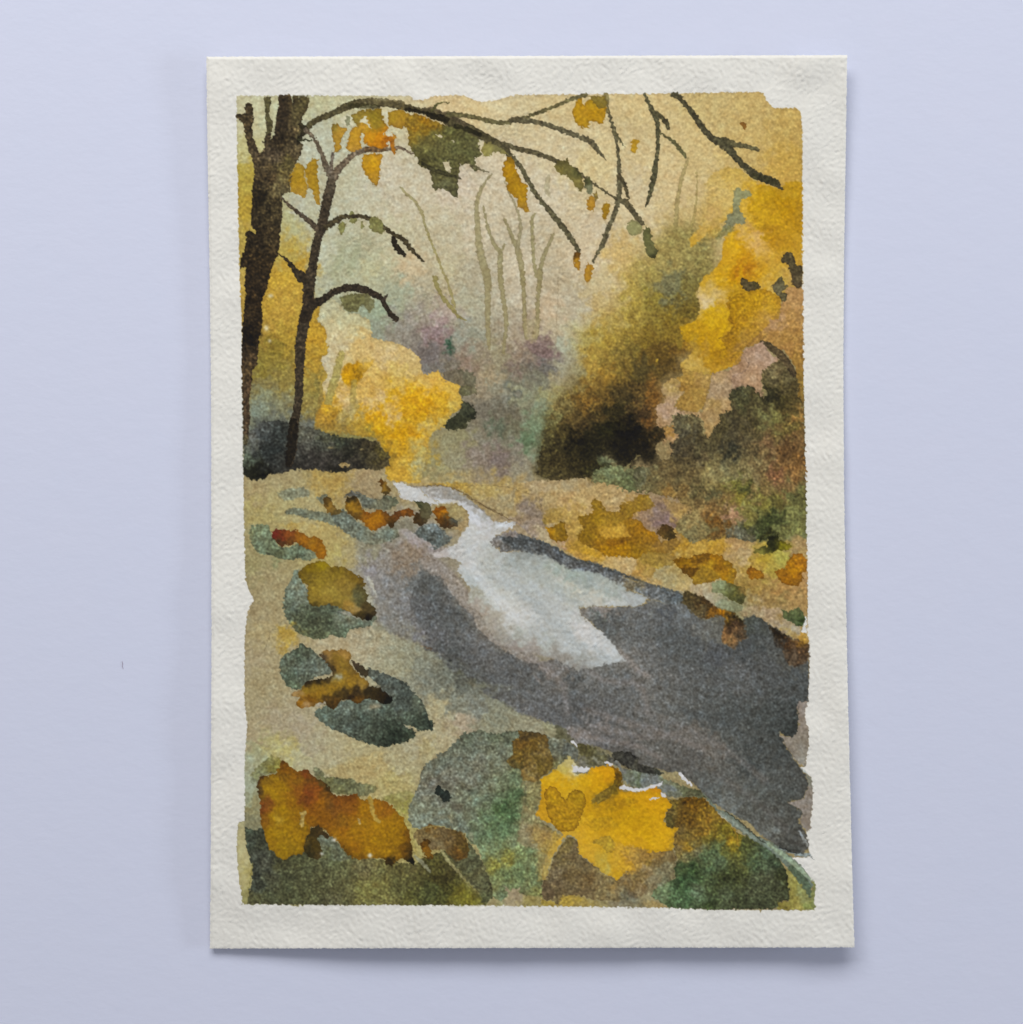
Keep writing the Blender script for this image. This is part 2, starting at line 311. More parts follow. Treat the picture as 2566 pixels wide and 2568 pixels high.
# green-dark bits beside the bush
fill('E', '320,1085 345,1030 420,1010 480,1050 490,1100 440,1110 360,1125', None, part='painting', soft=3, edge=.12, cols='360,1080#5d5a3a 450,1060#6b6549')
fill('E', '185,960 190,900 300,880 450,905 480,960 470,1050 400,1030 330,1025 240,990', None, part='painting', soft=4, edge=.1, a=.85, cols='250,930#6b6150 400,930#5f5c48 440,1000#635f4a 300,980#6a6048')
fill('E', '355,1160 440,1200 485,1260 470,1320 410,1350 390,1410 300,1425 210,1415 190,1380 240,1320 300,1290 340,1240', None, part='painted_dark_shrub', soft=3.5, edge=.1, cols='440,1270#1f2116 330,1340#33341f 250,1380#2e301c 390,1230#41432c 360,1400#3e3c28')
blob('E', '600,940,80,60', '#a1906d', a=.5)

# --- river bank shade under the trees
SH = 'painted_shaded_bank'
fill('D', '110,1560 160,1440 280,1350 420,1330 560,1380 700,1400 850,1440 1000,1490 1180,1500 1300,1530 1420,1640 1420,1740 1330,1780 1180,1775 1070,1770 1000,1812 880,1800 760,1778 600,1778 500,1800 330,1825 300,1868 170,1866 110,1830', None,
     part=SH, soft=5, edge=.12, flow=5, gran=1.5, big=1,
     cols='150,1560#585b50 140,1680#4f5a48 200,1800#17160f 270,1850#0e0d0a 300,1500#30373a 380,1600#1c2326 300,1650#23282a 450,1480#252b2c 250,1450#44494a 200,1480#585a56 420,1720#2a2c2c 560,1720#221f1e 700,1500#53524a 650,1450#5c5b4e 720,1650#2f2a28 800,1560#3f4138 950,1500#46482c 1000,1550#2e332a 900,1650#332f2b 850,1700#3b3633 1150,1560#2a261d 1050,1620#222019 1100,1700#2d2823 1250,1580#3a3222 1350,1640#4f461f 1250,1700#3f3826 1380,1720#4a4026 950,1760#1c1916 700,1760#2a2625 1150,1760#231f1a 600,1620#3c3a36 850,1480#4e4f3a')
fill('D', '970,1730 1010,1710 1060,1735 1065,1765 1020,1750 985,1760', '#a08c5c', soft=2, part='painting')
blob('D', '885,1580,26,10 1170,1600,20,8', '#8d7d4f', a=.8, big=1)

# --- right: soft olive tree mass with a hard foot
OM = 'painted_olive_tree'
fill('E', '1100,1450 1110,1300 1180,1180 1260,1060 1350,950 1340,880 1400,820 1370,680 1380,520 1560,420 1700,330 1850,0 F130,0 F330,-240 F520,-430 F880,-380 F920,0 F880,150 F900,300 F880,420 F740,490 F740,600 F850,640 F940,700 F960,780 F640,780 F590,830 F660,860 F660,940 F540,955 F480,980 F440,1020 F420,1070 F460,1120 F460,1170 F410,1190 F370,1230 F390,1290 F378,1390 F450,1405 F470,1510 F430,1520 F372,1560 F380,1625 F430,1700 F340,1750 F260,1700 F200,1660 E1900,1720 E1800,1760 E1640,1640 E1600,1680 E1700,1740 E1600,1840 E1500,1850 E1450,1855 E1290,1860 E1230,1885 E1100,1860 E1060,1840 E1010,1810 E1040,1780 E1025,1740 E1050,1650 E1062,1560',
     None, part=OM, soft=58, edge=0, flow=9, big=2.5, gran=1.05, r=12,
     cols='1450,600#9f9150 1380,900#8f8355 1500,720#a0873a 1480,450#b0a064 1600,420#ab9143 1750,250#ab9452 1850,150#a08a3f 1850,550#8b7528 1700,750#8d7632 1650,620#a38a38 1500,860#a28539 1650,930#8f6e28 1850,920#675420 1780,830#7d6628 1500,1100#83642a 1350,1000#7b6c3d 1350,1130#756832 1250,1180#8d7e48 1300,1280#6f5c2b 1180,1300#777040 1550,1200#664c1e 1450,1200#7a561f 1750,1180#463a19 1650,1280#3c3015 1400,1330#5f4820 1200,1400#4f471f 1150,1500#3f381c 1400,1500#1d180d 1330,1420#33290f 1650,1400#1f1c0d 1850,1450#0f0c06 1200,1680#352c15 1300,1600#211c0e 1100,1650#3f371b 1450,1700#2a2312 1700,1650#17130a 1250,1800#3a3219 1500,1800#332c16 1150,1800#423a1c F60,450#a69250 F60,150#b0a06c F150,300#a8923e F350,250#85752e F330,60#958646 F350,-100#a08d50 F550,-80#96864c F640,-180#8f824a F550,100#686845 F500,200#5f5d3c F450,140#77714a F650,150#776c36 F400,400#7a6829 F650,350#665620 F700,300#625320 F500,450#78631f F550,600#7a6422 F300,600#786221 F150,550#917a35 F730,600#9a7720 F700,700#916e25 F800,680#a57f20 F400,720#5a451a F330,780#6a5320 F450,850#4c3b17 F560,800#553f16 F250,850#4a3f1d F150,700#6b5b26 F600,750#6e521f F60,780#7a6832 F80,1000#6b5524 F300,1050#59431a F200,950#3e3518 F380,1100#7a5220 F200,1150#4a3b1b F60,1150#32290f F100,1300#211d0d F300,1280#57401e F330,1180#744e20 F200,1350#2a2110 F150,1450#0e0b06 F330,1450#281f10 F250,1600#120e07 F60,1550#15110a F420,1600#2a2314')
fill('E', '1060,1600 1085,1420 1115,1270 1200,1140 1350,1080 1600,1060 1900,1000 F300,1000 F430,1080 F400,1180 F370,1240 F390,1290 F378,1390 F450,1405 F470,1510 F372,1560 F380,1625 F300,1720 F200,1660 E1900,1720 E1800,1760 E1640,1640 E1600,1680 E1700,1740 E1500,1850 E1290,1860 E1100,1860 E1030,1800', None, part=OM, soft=22, a=.85, edge=0, flow=8, gran=1.5, rough=1.6,
     cols='1130,1280#6f6a3c 1130,1450#4d4522 1250,1200#756536 1300,1330#5d4c24 1450,1150#785a24 1600,1150#5f4a1f 1500,1280#453719 1400,1400#3c2f16 1250,1450#403618 1350,1520#1d180d 1500,1500#221e10 1650,1400#1c1a0c 1750,1250#2a2412 1850,1150#40351a 1850,1450#0f0d07 1200,1650#352e16 1350,1700#262010 1550,1650#1e1a0e 1450,1620#15120a 1150,1780#423a1d 1450,1800#2d2813 F250,1100#57431d F350,1150#73501f F250,1280#402f18 F350,1330#6a481f F200,1450#15110a F330,1480#281f10 F250,1600#14100a F100,1560#15110b')
# re-draw the hard foot edge in shadow colour
fill('E', '1062,1560 1090,1570 1160,1600 1300,1650 1450,1700 1600,1700 1700,1740 1600,1840 1500,1850 1450,1855 1290,1860 1230,1885 1100,1860 1060,1840 1010,1810 1040,1780 1025,1740 1050,1650', None, soft=3, edge=.15, part=OM, a=.8, gran=1.6,
     cols='1080,1620#352e16 1200,1700#3a3117 1400,1730#2c2513 1550,1780#28230f 1250,1830#40371c 1100,1800#453c1e')
blob('E', '1450,1520,110,60', '#0d0a05', a=.5); blob('F', '120,1430,110,110', '#0b0805', a=.5)
blob('E', '1800,1650,80,70 1380,1480,60,40', '#0f0c06', a=.55)
blob('F', '450,200,40,70 520,130,90,70 540,30,60,50', '#77714a', a=.35)
blob('F', '395,810,18,14', '#b5922c', a=.9, big=2)
blob('C', '830,1530,60,35 960,1450,50,50', '#807f50', a=.6)
fill('C', '880,980 1000,880 1120,900 1160,1100 1080,1300 1000,1400 860,1480 780,1300', '#b18f3a', soft=40, a=.45, edge=0, part=OM)
fill('C', '915,1350 980,1340 1000,1420 940,1480 860,1420', '#ad8f3d', soft=6, a=.6, edge=.1, part=OM)

# --- right: bright yellow crown
YC = 'painted_yellow_crown'
fill('C', '850,970 920,860 1060,810 1180,830 1330,960 1440,990 1560,1020 1590,960 1700,940 1752,960 1755,1930 F1690,150 F1560,160 F1540,200 F1500,280 F1480,400 F1440,520 F1300,600 F1160,700 F1130,820 F1050,860 F960,890 F870,930 F860,1000 F780,960 F700,900 F600,880 F590,830 F660,780 F720,700 F620,600 F590,510 F640,480 F720,450 F760,380 F770,300 F740,220 F760,130 F810,40 C900,1800 1000,1680 1020,1500 1060,1430 1130,1350 1100,1280 1000,1330 900,1400 800,1500 720,1560 700,1480 840,1330 870,1200 960,1080',
     None, part=YC, soft=5, edge=.05, flow=7, gran=.7,
     cols='950,950#bfa55f 1100,900#bfa14f 1000,1050#bfa765 900,1050#bda261 1050,1130#c0a660 900,1250#bfa160 950,1350#b59850 1100,1000#c1a55a 1300,1150#bd9312 1450,1080#b68d12 1600,1150#b28508 1600,1050#b78f1f 1350,1250#c0951a 1500,1300#bd9215 1650,1300#b5880f 1250,1300#c5a030 1200,1200#c49d36 1200,1400#c5a052 1350,1480#c59e5a 1330,1550#c9a35b 1400,1400#a87d0c 1500,1480#a67a10 1600,1550#ac8218 1700,1500#b58c22 1100,1500#c29715 1180,1580#c09008 1100,1650#c2961c 1250,1700#b27a08 1220,1780#a96805 1300,1650#b98710 1150,1800#c39300 1000,1800#c0961c 1400,1780#be9322 1350,1620#c19c4a 1500,1700#bb9432 1550,1850#b5973f 1650,1900#b08f45 1700,1750#b38c30 1720,1250#a87f18 1700,1400#b08518 F820,80#bd9628 F1000,60#c29410 F1150,20#b07005 F1250,60#b98a12 F1330,60#bd9428 F900,200#c3a862 F850,150#bfa04a F850,260#c8b078 F800,290#ccb688 F1000,150#c29a2c F980,250#c4a04a F1060,190#c39a1c F900,350#c39c10 F850,450#c0970e F980,400#c59e15 F950,520#c1970c F760,520#b98e10 F650,500#b58b12 F700,580#a98414 F650,590#ad8718 F830,600#b5890a F970,640#bd920c F900,700#a67c0d F920,760#956c08 F1000,700#a67d10 F820,720#a27b22 F720,660#9a7a2c F680,820#b89b4e F760,790#b8994a F850,800#a47c18 F900,860#b08722 F800,900#ad9145 F1080,230#a67f12 F1200,280#b08612 F1050,300#a3790c F1150,450#b1861a F1080,450#a87e12 F1300,200#b48a14 F1400,230#b58c20 F1350,350#b68c25 F1420,450#b18a38 F1200,550#a98228 F1050,600#a27a1a F1150,650#9f7a30 F1050,780#a07620 F1250,500#b08834 F1450,200#c1a14c F1380,150#c5a657 F1400,100#bd9a40 F1600,60#b5924a')
fill('F', '1000,290 1060,220 1170,190 1300,150 1400,180 1490,240 1500,300 1480,420 1430,530 1300,600 1160,690 1100,780 1000,800 930,780 960,700 1010,690 990,640 940,600 1000,580 1040,540 1070,490 1020,420 1050,350', None, part=YC, soft=3.5, edge=.2, ew=4,
     cols='1080,250#a67d10 1200,280#b08612 1050,320#a0760a 1150,450#ab8118 1080,450#a0760c 1300,220#b48a14 1400,260#b58c20 1350,400#b08830 1420,480#a98440 1200,600#a17c2c 1050,600#9a7214 1150,650#9b7630 1050,750#a07822 980,720#a57c10', flow=5)
blob('C', '1210,1760,90,50', '#9f5f08', a=.55); blob('C', '1390,1370,70,40', '#8d6c10', a=.5); blob('C', '1500,1480,80,40', '#a27208', a=.45)
blob('C', '1280,1480,110,18', '#cba85f', a=.7)
blob('F', '900,210,110,50', '#c9ae6c', a=.5)
# ochre-rose strip along the right edge
fill('F', '1560,140 1695,150 1700,1180 1640,1150 1660,1020 1620,930 1630,860 1560,760 1520,700 1490,720 1420,650 1330,632 1160,700 1240,620 1380,480 1400,430 1480,430 1500,300 1550,230 1530,180', None, part='painted_rose_bank', soft=3.5, edge=.1,
     cols='1600,250#ab8552 1600,450#a47d42 1450,480#a6835a 1550,600#a07a3c 1400,600#a37c40 1300,640#9d7838 1550,700#a47c42 1640,800#8f6c30 1680,1000#84692e 1680,400#a3804a')
stroke('F', '1330,640,46 1420,690,62 1500,760,74 1560,830,70 1600,920,70', '#4f4128', soft=3, part='painted_dark_branch', gran=1.4)
stroke('F', '1560,900,66 1610,950,36', '#372d1b', soft=3, part='painted_dark_branch')
# rose/peach scrub lobes
RS = 'painted_rose_scrub'
fill('F', '1330,632 1160,710 1130,820 1050,860 1030,900 960,890 870,930 870,1000 830,1130 800,1230 780,1290 800,1350 820,1440 840,1515 900,1400 950,1350 950,1280 1050,1240 1040,1150 1028,1100 1070,1060 1120,1030 1240,1035 1300,1110 1340,1140 1320,990 1330,900 1400,840 1480,790 1400,740', None, part=RS, soft=2.5, edge=.08,
     cols='1300,700#a8896f 1250,800#a58668 1150,900#a08060 1200,950#a98a68 1350,760#a78a70 950,950#a5895f 900,1080#a48b68 1000,1050#a08764 900,1200#a38750 870,1300#a08558 850,1420#a08452 1000,1200#a88a5c 1100,980#9b7d62', flow=4)
stroke('F', '1170,760,10 1220,860,10 1130,920,12 1060,940,12 1060,1000,8', '#77604f', a=.5, part=RS)
fill('F', '1150,720 1180,740 1120,840 1050,862 1030,895', '#8d6c4c', soft=4, a=.35, edge=0, part=RS)
fill('F', '540,950 600,1010 570,1075 630,1080 570,1150 540,1210 600,1250 780,1265 790,1300 760,1310 680,1280 520,1290 530,1360 450,1395 378,1390 390,1290 370,1232 410,1190 460,1170 460,1120 420,1070 440,1020 480,980', None, part=RS, soft=2.5, edge=.08,
     cols='520,1020#a68c50 500,1100#a38a5c 440,1250#ab8f74 430,1350#a2845c 560,1220#ab8e6c 700,1275#a88c60 500,1160#a88c68')
fill('F', '600,870 860,930 870,1000 830,1130 800,1230 740,1265 600,1245 545,1215 575,1150 632,1080 575,1070 605,1010 560,960 620,930', None, part=RS, soft=4, edge=.08, cols='700,950#a0803a 650,1050#977434 750,1100#9c7c3a 680,1180#a48442 780,1000#a5864a 600,1200#8f7034')
fill('F', '455,1400 530,1385 550,1450 586,1470 560,1510 500,1555 530,1600 500,1685 430,1700 380,1620 372,1560 430,1520 470,1510 450,1450', None, part=RS, soft=2.5, edge=.1, cols='490,1430#967238 540,1480#ab8c66 440,1560#8a774c 450,1640#8d7d52 500,1500#a58458')

# --- right: dark rock/undergrowth
UG = 'painted_dark_undergrowth'
fill('F', '1070,1060 1120,1035 1240,1035 1310,1110 1340,1145 1380,1090 1340,1040 1320,990 1330,900 1400,840 1480,800 1530,820 1560,900 1600,940 1640,960 1665,1030 1640,1100 1695,1180 1710,1500 1720,1930 I1722,560 I1600,580 I1500,620 I1460,560 I1380,600 I1250,640 I1100,640 I1060,600 I980,600 I700,640 I600,600 I530,520 I540,450 I700,360 I640,330 I560,250 I380,210 I100,180 I0,130 E1500,1880 E1560,1780 E1700,1740 E1850,1760 F340,1750 430,1700 500,1685 530,1600 500,1555 560,1510 586,1470 550,1450 530,1385 530,1290 680,1282 780,1310 800,1440 840,1515 900,1400 950,1350 950,1280 1055,1240 1040,1150 1028,1100',
     None, part=UG, soft=4, edge=.14, flow=8, gran=1.4, rough=1.9, tone=(1.10, 1.05, .95),
     cols='1120,1080#48492f 1150,1180#3f3f2a 1300,1150#4a462c 1430,1120#2f2b18 1450,900#625b40 1450,1000#544e34 1550,950#4e4930 1600,1050#463f24 1500,1150#332e18 1380,1080#2d2918 1200,1300#423c26 1050,1350#3d382a 1350,1320#5e5f33 1450,1340#66692f 1600,1250#453e20 1650,1300#86693a 1600,1400#534a24 1450,1450#5a4e2c 1250,1350#38331f 1100,1450#413c2e 950,1400#3f3a26 900,1480#4a442f 1050,1600#2d2c26 1200,1550#4c4530 1000,1680#3d3b2e 1400,1550#665138 1550,1600#4f3b22 1650,1500#6a5433 1500,1700#68502f 1350,1700#6a5c3d 1600,1750#7a5e38 1450,1820#705038 1680,1650#5c4422 1200,1700#6a6243 1100,1750#6f6b4a 900,1750#6f6844 850,1820#8b8052 1250,1820#71684a 700,1600#3d3628 650,1450#46443a 620,1350#55523f 720,1350#585238 750,1500#3c3625 560,1620#3a352c 800,1600#45412f 780,1700#4d4530 600,1750#4a422b 450,1780#5f5335 500,1850#63583a 250,1850#5c5d49 350,1900#66603f 100,1900#4a5432 50,1850#78824f 700,1850#5d5336 I200,60#484c34 I100,100#5b6b48 I350,100#5a5337 I550,80#5a5033 I700,130#5d5538 I850,80#8b8050 I750,180#4d492e I900,200#4b4a35 I650,200#6b5a35 I500,200#7a6438 I1000,250#6f5d36 I850,280#6a5c3a I1100,130#5c5c28 I1200,180#3c4018 I1000,130#716a3e I1150,250#7a7432 I1300,200#6a5c38 I1500,150#6c5838 I1650,250#55592a I1450,280#57552a I1200,330#767838 I1350,300#6c6a30 I1400,430#353d1a I1350,500#384220 I1480,430#4a5226 I1600,400#6a7038 I1650,530#6c7238 I1500,540#656c36 I1200,450#6a6832 I1250,550#4c5334 I900,420#66491f I950,530#5f4520 I850,350#705a35 I850,500#6d6a48 I700,560#6b6849 I650,500#77704c I750,450#8f7f52 I1060,400#94755e I1100,540#5c5f56 I1180,580#53564a I1300,600#2f3a1e I1400,600#232409 I950,600#6d5c30 E1800,1850#4e5538')
blob('F', '1110,1080,60,40 1420,1130,70,60 1050,1620,60,40', '#22221a', a=.5)
blob('I', '1420,430,110,60 1140,190,60,40', '#2b3410', a=.5); blob('I', '930,480,90,60', '#573c16', a=.5); blob('E', '1650,1700,60,30 1640,1800,90,50', '#6d7f50', a=.6)
blob('I', '60,30,60,60', '#6e8252', a=.5)
fill('E', '1860,1730 1920,1650 F200,1635 F245,1655 F130,1730 F80,1780 E1830,1790', '#837a4c', soft=3, a=.85, part=UG)
fill('F', '900,1740 1000,1700 1060,1720 1180,1850 1100,1880 850,1900 800,1840', '#7a7652', soft=10, a=.35, edge=0, part=UG)

# ---------------------------------------------------------------- left bank, water
RV = 'painted_stream'
# sandy far shore right of the stream head
fill('H', '0,120 300,110 700,130 1000,90 1250,90 1450,60 1600,190 1930,200 I380,230 I700,330 I600,420 I540,520 I700,650 I1060,600 I1250,650 I1730,620 I1735,1500 I1690,1560 I1500,1460 I1100,1350 I850,1180 I650,1090 I400,1040 I0,900 H1930,975 H1700,880 H1400,790 H1150,640 H980,600 H900,520 H830,470 H720,400 H560,320 H430,230 H350,170 H200,140', None,
     part='painted_sandy_bank', soft=4, edge=.05, flow=7,
     cols='300,130#a68a40 600,190#a69257 850,200#a98f55 1050,130#a8946c 1300,130#a0906a 1100,250#ab9566 600,290#9c8a60 750,270#9d8f68 950,340#877766 1050,400#81715e 850,420#938168 800,380#a38f60 1000,480#8f7d69 1150,420#a78b48 1100,560#ab9c78 900,560#8c7f76 1300,250#b09463 1500,300#b49a66 1300,350#b29653 1800,300#ae9668 1350,450#a98a45 1250,700#a98a68 1350,700#b58e40 1450,640#a9852a 1500,770#b38d3a 1700,780#b79a60 1850,830#b9a273 1900,930#b09462 I100,850#b8a06c I300,900#a8924c I250,980#b08c48 I400,940#a5976a I500,1000#a09366 I650,1050#b09a64 I600,920#b09c62 I300,1000#ab8f5c I750,1050#ac9a74 I850,1150#a79d80 I750,1120#b09c78 I950,1200#8a9068 I1050,1250#87895c I1150,1180#8b8458 I1250,1250#a5916c I1400,1300#a58e6c I1350,1150#8f7544 I1300,1050#9a7c40 I1500,1050#a58048 I1650,1080#a98550 I1150,1050#8f7538 I1500,1180#8c7645 I1600,1150#9b7f4c I1650,1220#a08452 I1500,1400#9a8b72 I1650,1420#a49a82 I1550,1470#a68f55 I1700,1500#b08a3a I1690,960#ab8a5c I700,750#b39241 I900,680#b0892e I600,680#a07a28 I1100,680#ac8c5c I1150,760#ab9468 I1350,790#a8923a I1500,770#a59c48 I1250,850#a88a3c I1450,870#a0903c I1650,680#9c8458 I300,280#9c8360 I400,380#806b5e I450,450#7d6660 I600,400#a3874c I250,400#93765a I200,330#a58340 I550,300#92784a')
fill('G', '1130,590 1480,650 1640,600 1900,700 1930,720 H60,770 H110,790 H180,900 H200,1000 H300,1200 H450,1400 H650,1600 H850,1700 H1050,1720 H1240,1930 K1300,200 K1050,180 K700,60 K400,100 K0,-100 H600,1930 H300,1900 H0,1650 G1800,1560 G1500,1500 G1300,1350 G1290,1200 G1200,950 G1130,850', None, part=RV, soft=24, edge=0, flow=9, gran=1.0,
     cols='1250,700#8b876e 1450,750#857c72 1700,620#9a8c88 1600,750#8c7c66 1550,850#857765 1300,850#88827c 1250,930#858086 1400,1000#7c7b7c 1350,1200#86827c 1450,1150#7e7c7a 1850,800#97898a 1750,950#5a5e60 1650,1050#666a6c 1850,1000#575b5c 1550,1200#77767a 1750,1200#595c62 1850,1350#55585e 1650,1350#6b6b70 1500,1380#7d7b76 1750,1500#6c6a72 1600,1450#7a766c 1900,1550#5a5b5c 1900,1700#63645e H100,1000#565a5c H50,880#7c7a76 H150,850#908681 H220,950#8e8078 H100,1300#54585b H250,1250#5b5e60 H300,1100#8f857f H250,1450#535659 H350,1400#5e6062 H100,1550#72706e H400,1650#54575b H250,1700#515456 H450,1500#7d7978 H550,1500#8b837e H700,1700#5d5f63 H600,1850#54575a H850,1850#595b5e H350,1800#5a5a50 H100,1750#77775f H750,1620#85807a H950,1750#6e6e70 H1100,1850#66666a K700,60#6a6a5e K950,80#64656a K1200,150#5e6066')
# left bank cream between river and stones
fill('G', '1050,1440 1200,1440 1350,1430 1500,1500 1700,1560 1850,1640 H100,1620 H250,1800 H450,1930 K850,100 K1100,180 K1240,250 K1160,320 K860,260 K500,290 K380,280 K250,400 K120,480 K0,600 J1700,620 J1640,900 J1580,980 J1250,860 J800,620 J1430,400 J1660,280 J1820,220 J1740,100 G1560,1900 G1400,1820 G1150,1720 G1070,1620', None, part='painting', soft=12, edge=0, flow=8,
     cols='1150,1530#a89d7c 1350,1550#9f997b 1550,1600#93917a 1500,1750#979476 1750,1700#838270 1750,1850#7f806e 1900,1850#707262 H100,1850#6d6f60 H350,1900#5c5e54 K150,80#a29872 K300,50#7c7e6c K500,60#75776a K350,200#a3957a K650,150#7f7f6c K600,230#8b8870 K850,200#8c886c K1000,220#8f8b70 K200,300#a19570 K50,400#a09467 K1150,250#8b8868 J1850,300#a49b78 J1600,400#a29a78 J1500,550#a49b73 J1250,600#ab9a68 J1450,700#a69a64')
blob('H', '500,1870,80,60 330,1760,60,60', '#54543c', a=.45); blob('H', '250,1700,14,16', '#14181a', a=.9, big=0)
blob('K', '330,170,120,60', '#a6957a', a=.35)
stroke('H', '60,820,150 200,930,150 320,1080,150 450,1240,160 560,1400,170 760,1560,160 980,1690,110', '#8c827a', soft=14, edge=0, a=.9, part=RV)
blob('H', '330,900,60,90', '#91877b', a=.6)
# the white water
fill('H', '0,205 160,290 300,270 380,340 420,400 410,500 350,570 300,660 190,700 80,750 120,780 250,780 350,830 305,900 380,990 430,1050 400,1180 520,1290 640,1500 820,1620 1000,1640 1180,1690 1250,1800 1450,1880 1640,1850 1830,1700 1680,1500 1420,1300 1400,1220 1600,1215 1930,1215 I250,1210 I310,1150 I200,1100 I60,1020 I0,960 H1930,1100 1800,1020 1500,850 1250,780 1050,720 700,730 610,650 650,590 720,560 840,470 640,460 560,380 400,250 300,180 150,140 0,150', None,
     part='painted_white_water', soft=4, edge=.03, flow=8, gran=.5, big=.8, tone=(1.06, 1.06, 1.06),
     cols='100,180#9c9896 250,230#a09c98 100,240#b4babd 350,200#8f8c88 350,300#b8bcbe 480,330#9a9894 450,400#b9bdc0 600,400#94928c 560,480#b4b5b6 750,480#b8bec0 680,540#a9a8a2 450,550#b0b1ab 400,700#adb0aa 300,720#b6b6b2 150,740#aaa39d 350,800#b2b3ae 380,900#a9b0ab 500,780#adafa5 450,1000#a3aeac 650,800#a7aba2 850,800#989e98 900,760#828b8a 1000,760#8b9290 1100,800#929892 1200,870#8d9a8e 950,900#a5aaa0 700,950#aaafa8 600,1100#a9aea6 520,1150#9a9b8f 480,1100#928f80 450,1200#958c84 850,1000#a0a8a4 1200,950#afb0a4 1350,950#8a9c93 1500,1000#84928f 1450,1050#9aa39a 1350,1080#b2b1a2 1550,1130#aeac9f 1700,1080#8a978f 1850,1150#9ea39c 1700,1200#adaea6 1000,1150#a2a9a4 1200,1200#a6aba5 800,1250#b3b3ab 950,1300#b2b3ad 750,1180#b1b3aa 650,1200#acafa5 650,1300#9a9488 550,1280#97897e 600,1400#958d84 800,1380#b0b0aa 850,1480#9b9f98 700,1480#938e83 1050,1450#a0a6a2 1250,1350#aab0ab 1450,1420#b8b6b1 1550,1520#aeb1ad 1300,1500#a3a9a5 1100,1550#959b97 1350,1600#a1a8a4 1700,1600#a9aeaa 1600,1700#9ca3a0 1400,1720#8c908c 1000,1620#8e857e 1200,1650#87847e 850,1600#8a807a 1450,1820#7d7a77 I50,1080#949f9c I200,1160#9aa19d I30,1180#a7aca6')
fill('G', '1450,110 1530,105 1590,140 1700,160 H0,205 H160,300 H60,300 G1820,320 G1640,280 G1520,250 G1500,190', '#c3c9cf', soft=2.5, a=.85, edge=.02, part='painted_white_water', gran=.3)
stroke('H', '160,285,30 300,275,24 380,345,40 430,400,60 500,470,40', '#c3c8cd', a=.7, soft=6, edge=0, part='painted_white_water', gran=.3)
fill('G', '1590,135 1900,140 H250,150 H390,230 H560,370 H620,440 H560,380 H400,290 H300,260 H150,250 H0,195 G1700,170', None, part=RV, soft=5, a=.85, edge=.10, cols='1750,165#9c9893 H100,190#98948f H350,230#8e8a83 H500,330#908b83')
fill('H', '300,290 390,350 415,400 410,490 350,540 250,520 220,340', None, part='painting', soft=3, edge=.12, cols='300,330#a59663 340,380#9f8f60 360,470#a0895f 250,400#8f7f50', flow=3)
stroke('G', '1230,960,30 1260,1020,34 1300,1120,14', '#b7b6a5', a=.8, soft=5, edge=0, part='painting')
blob('H', '1020,1680,300,60 700,1540,130,60 1300,1760,140,50', '#8a837d', a=.6)
blob('H', '560,1330,60,110', '#98907f', a=.4)
for s, c, a in (('H500,620,60 420,760,80 480,930,90 640,1130,100 850,1320,90', '#c6cac9', .55), ('H1330,1360,50 1500,1480,80 1700,1640,50', '#c2c5c3', .5), ('H1250,1000,26 1500,1080,34 1800,1190,24', '#b9b9ab', .5),
        ('H760,800,60 1050,930,110 1300,1130,90 1420,1200,40', '#97a19e', .45), ('H620,960,40 900,1120,80 1150,1330,90 1400,1560,70', '#9aa3a0', .4), ('H1100,850,40 1400,1000,70 1750,1120,50', '#84948f', .45), ('H1500,1010,30 1750,1080,30 1920,1130,20', '#a9aea9', .4)):
    stroke('H', s, c, a=a, soft=20, edge=0, part='painted_white_water', gran=.4)
# pencil/brown contour of the shore
stroke('H', '0,140,7 150,130,9 280,155,12 380,215,16 450,260,12 560,325,18 700,390,12 800,450,8', '#6d5a38', a=.75, soft=2, part='painted_sandy_bank')
stroke('H', '380,135,5 700,135,5 860,175,5 980,215,4', '#7a6844', a=.6, soft=2, part='painted_sandy_bank')
stroke('H', '1010,250,4 1060,300,4 1070,360,5 1030,420,4', '#6f604f', a=.5, soft=2, part='painted_sandy_bank')
# dark water, right of the rapid
fill('H', '610,640 640,600 720,560 800,540 980,600 1100,640 1180,690 1250,740 1200,770 1040,730 860,720 700,730 690,690 640,685', None, part=RV, soft=3, edge=.06, cols='660,640#77716d 800,560#877c76 750,650#67686a 900,640#4a4f53 1000,700#5a5d60 850,700#6a6a68 1100,700#565a60', gran=1.4)
fill('H', '700,600 850,600 1000,630 1090,645 1200,690 1350,790 1500,815 1650,870 1800,930 1930,985 I80,960 I300,1010 I450,1060 I610,1100 I700,1200 I720,1300 I640,1300 I560,1240 I500,1220 I400,1170 I300,1150 I200,1090 I0,1000 H1930,1110 H1800,1040 H1600,930 H1450,900 H1300,880 H1200,810 H1080,750 H950,740 H830,700 H750,660', None,
     part=RV, soft=9, edge=0, flow=6, gran=1.5, cols='750,620#3f4449 900,650#44494f 1050,690#474c53 1200,740#4d525a 1000,730#676a6b 1350,820#50555d 1250,840#5c6064 1500,850#4b5057 1450,900#66686e 1650,900#51555b 1600,950#6f7274 1800,970#585b60 1750,1020#7c8282 1900,1060#77756a I60,960#5a5c5c I200,1000#6f695a I150,1050#7a7260 I350,1050#5c6167 I300,1120#70757a I500,1100#4b5560 I450,1150#666c70 I580,1150#4d5961 I550,1220#65717a I650,1150#4a3c22 I680,1250#4d4a42', big=1)
stroke('H', '700,600,10 850,605,16 1000,632,18 1090,648,20 1200,700,20 1350,795,22 1500,825,26 1650,880,22 1800,935,20 1930,985,20', '#343b42', a=.65, soft=4, edge=0, part=RV)
stroke('I', '0,890,14 150,960,16 300,1015,16 450,1060,18 600,1100,24', '#3f4850', a=.6, soft=4, edge=0, part=RV)
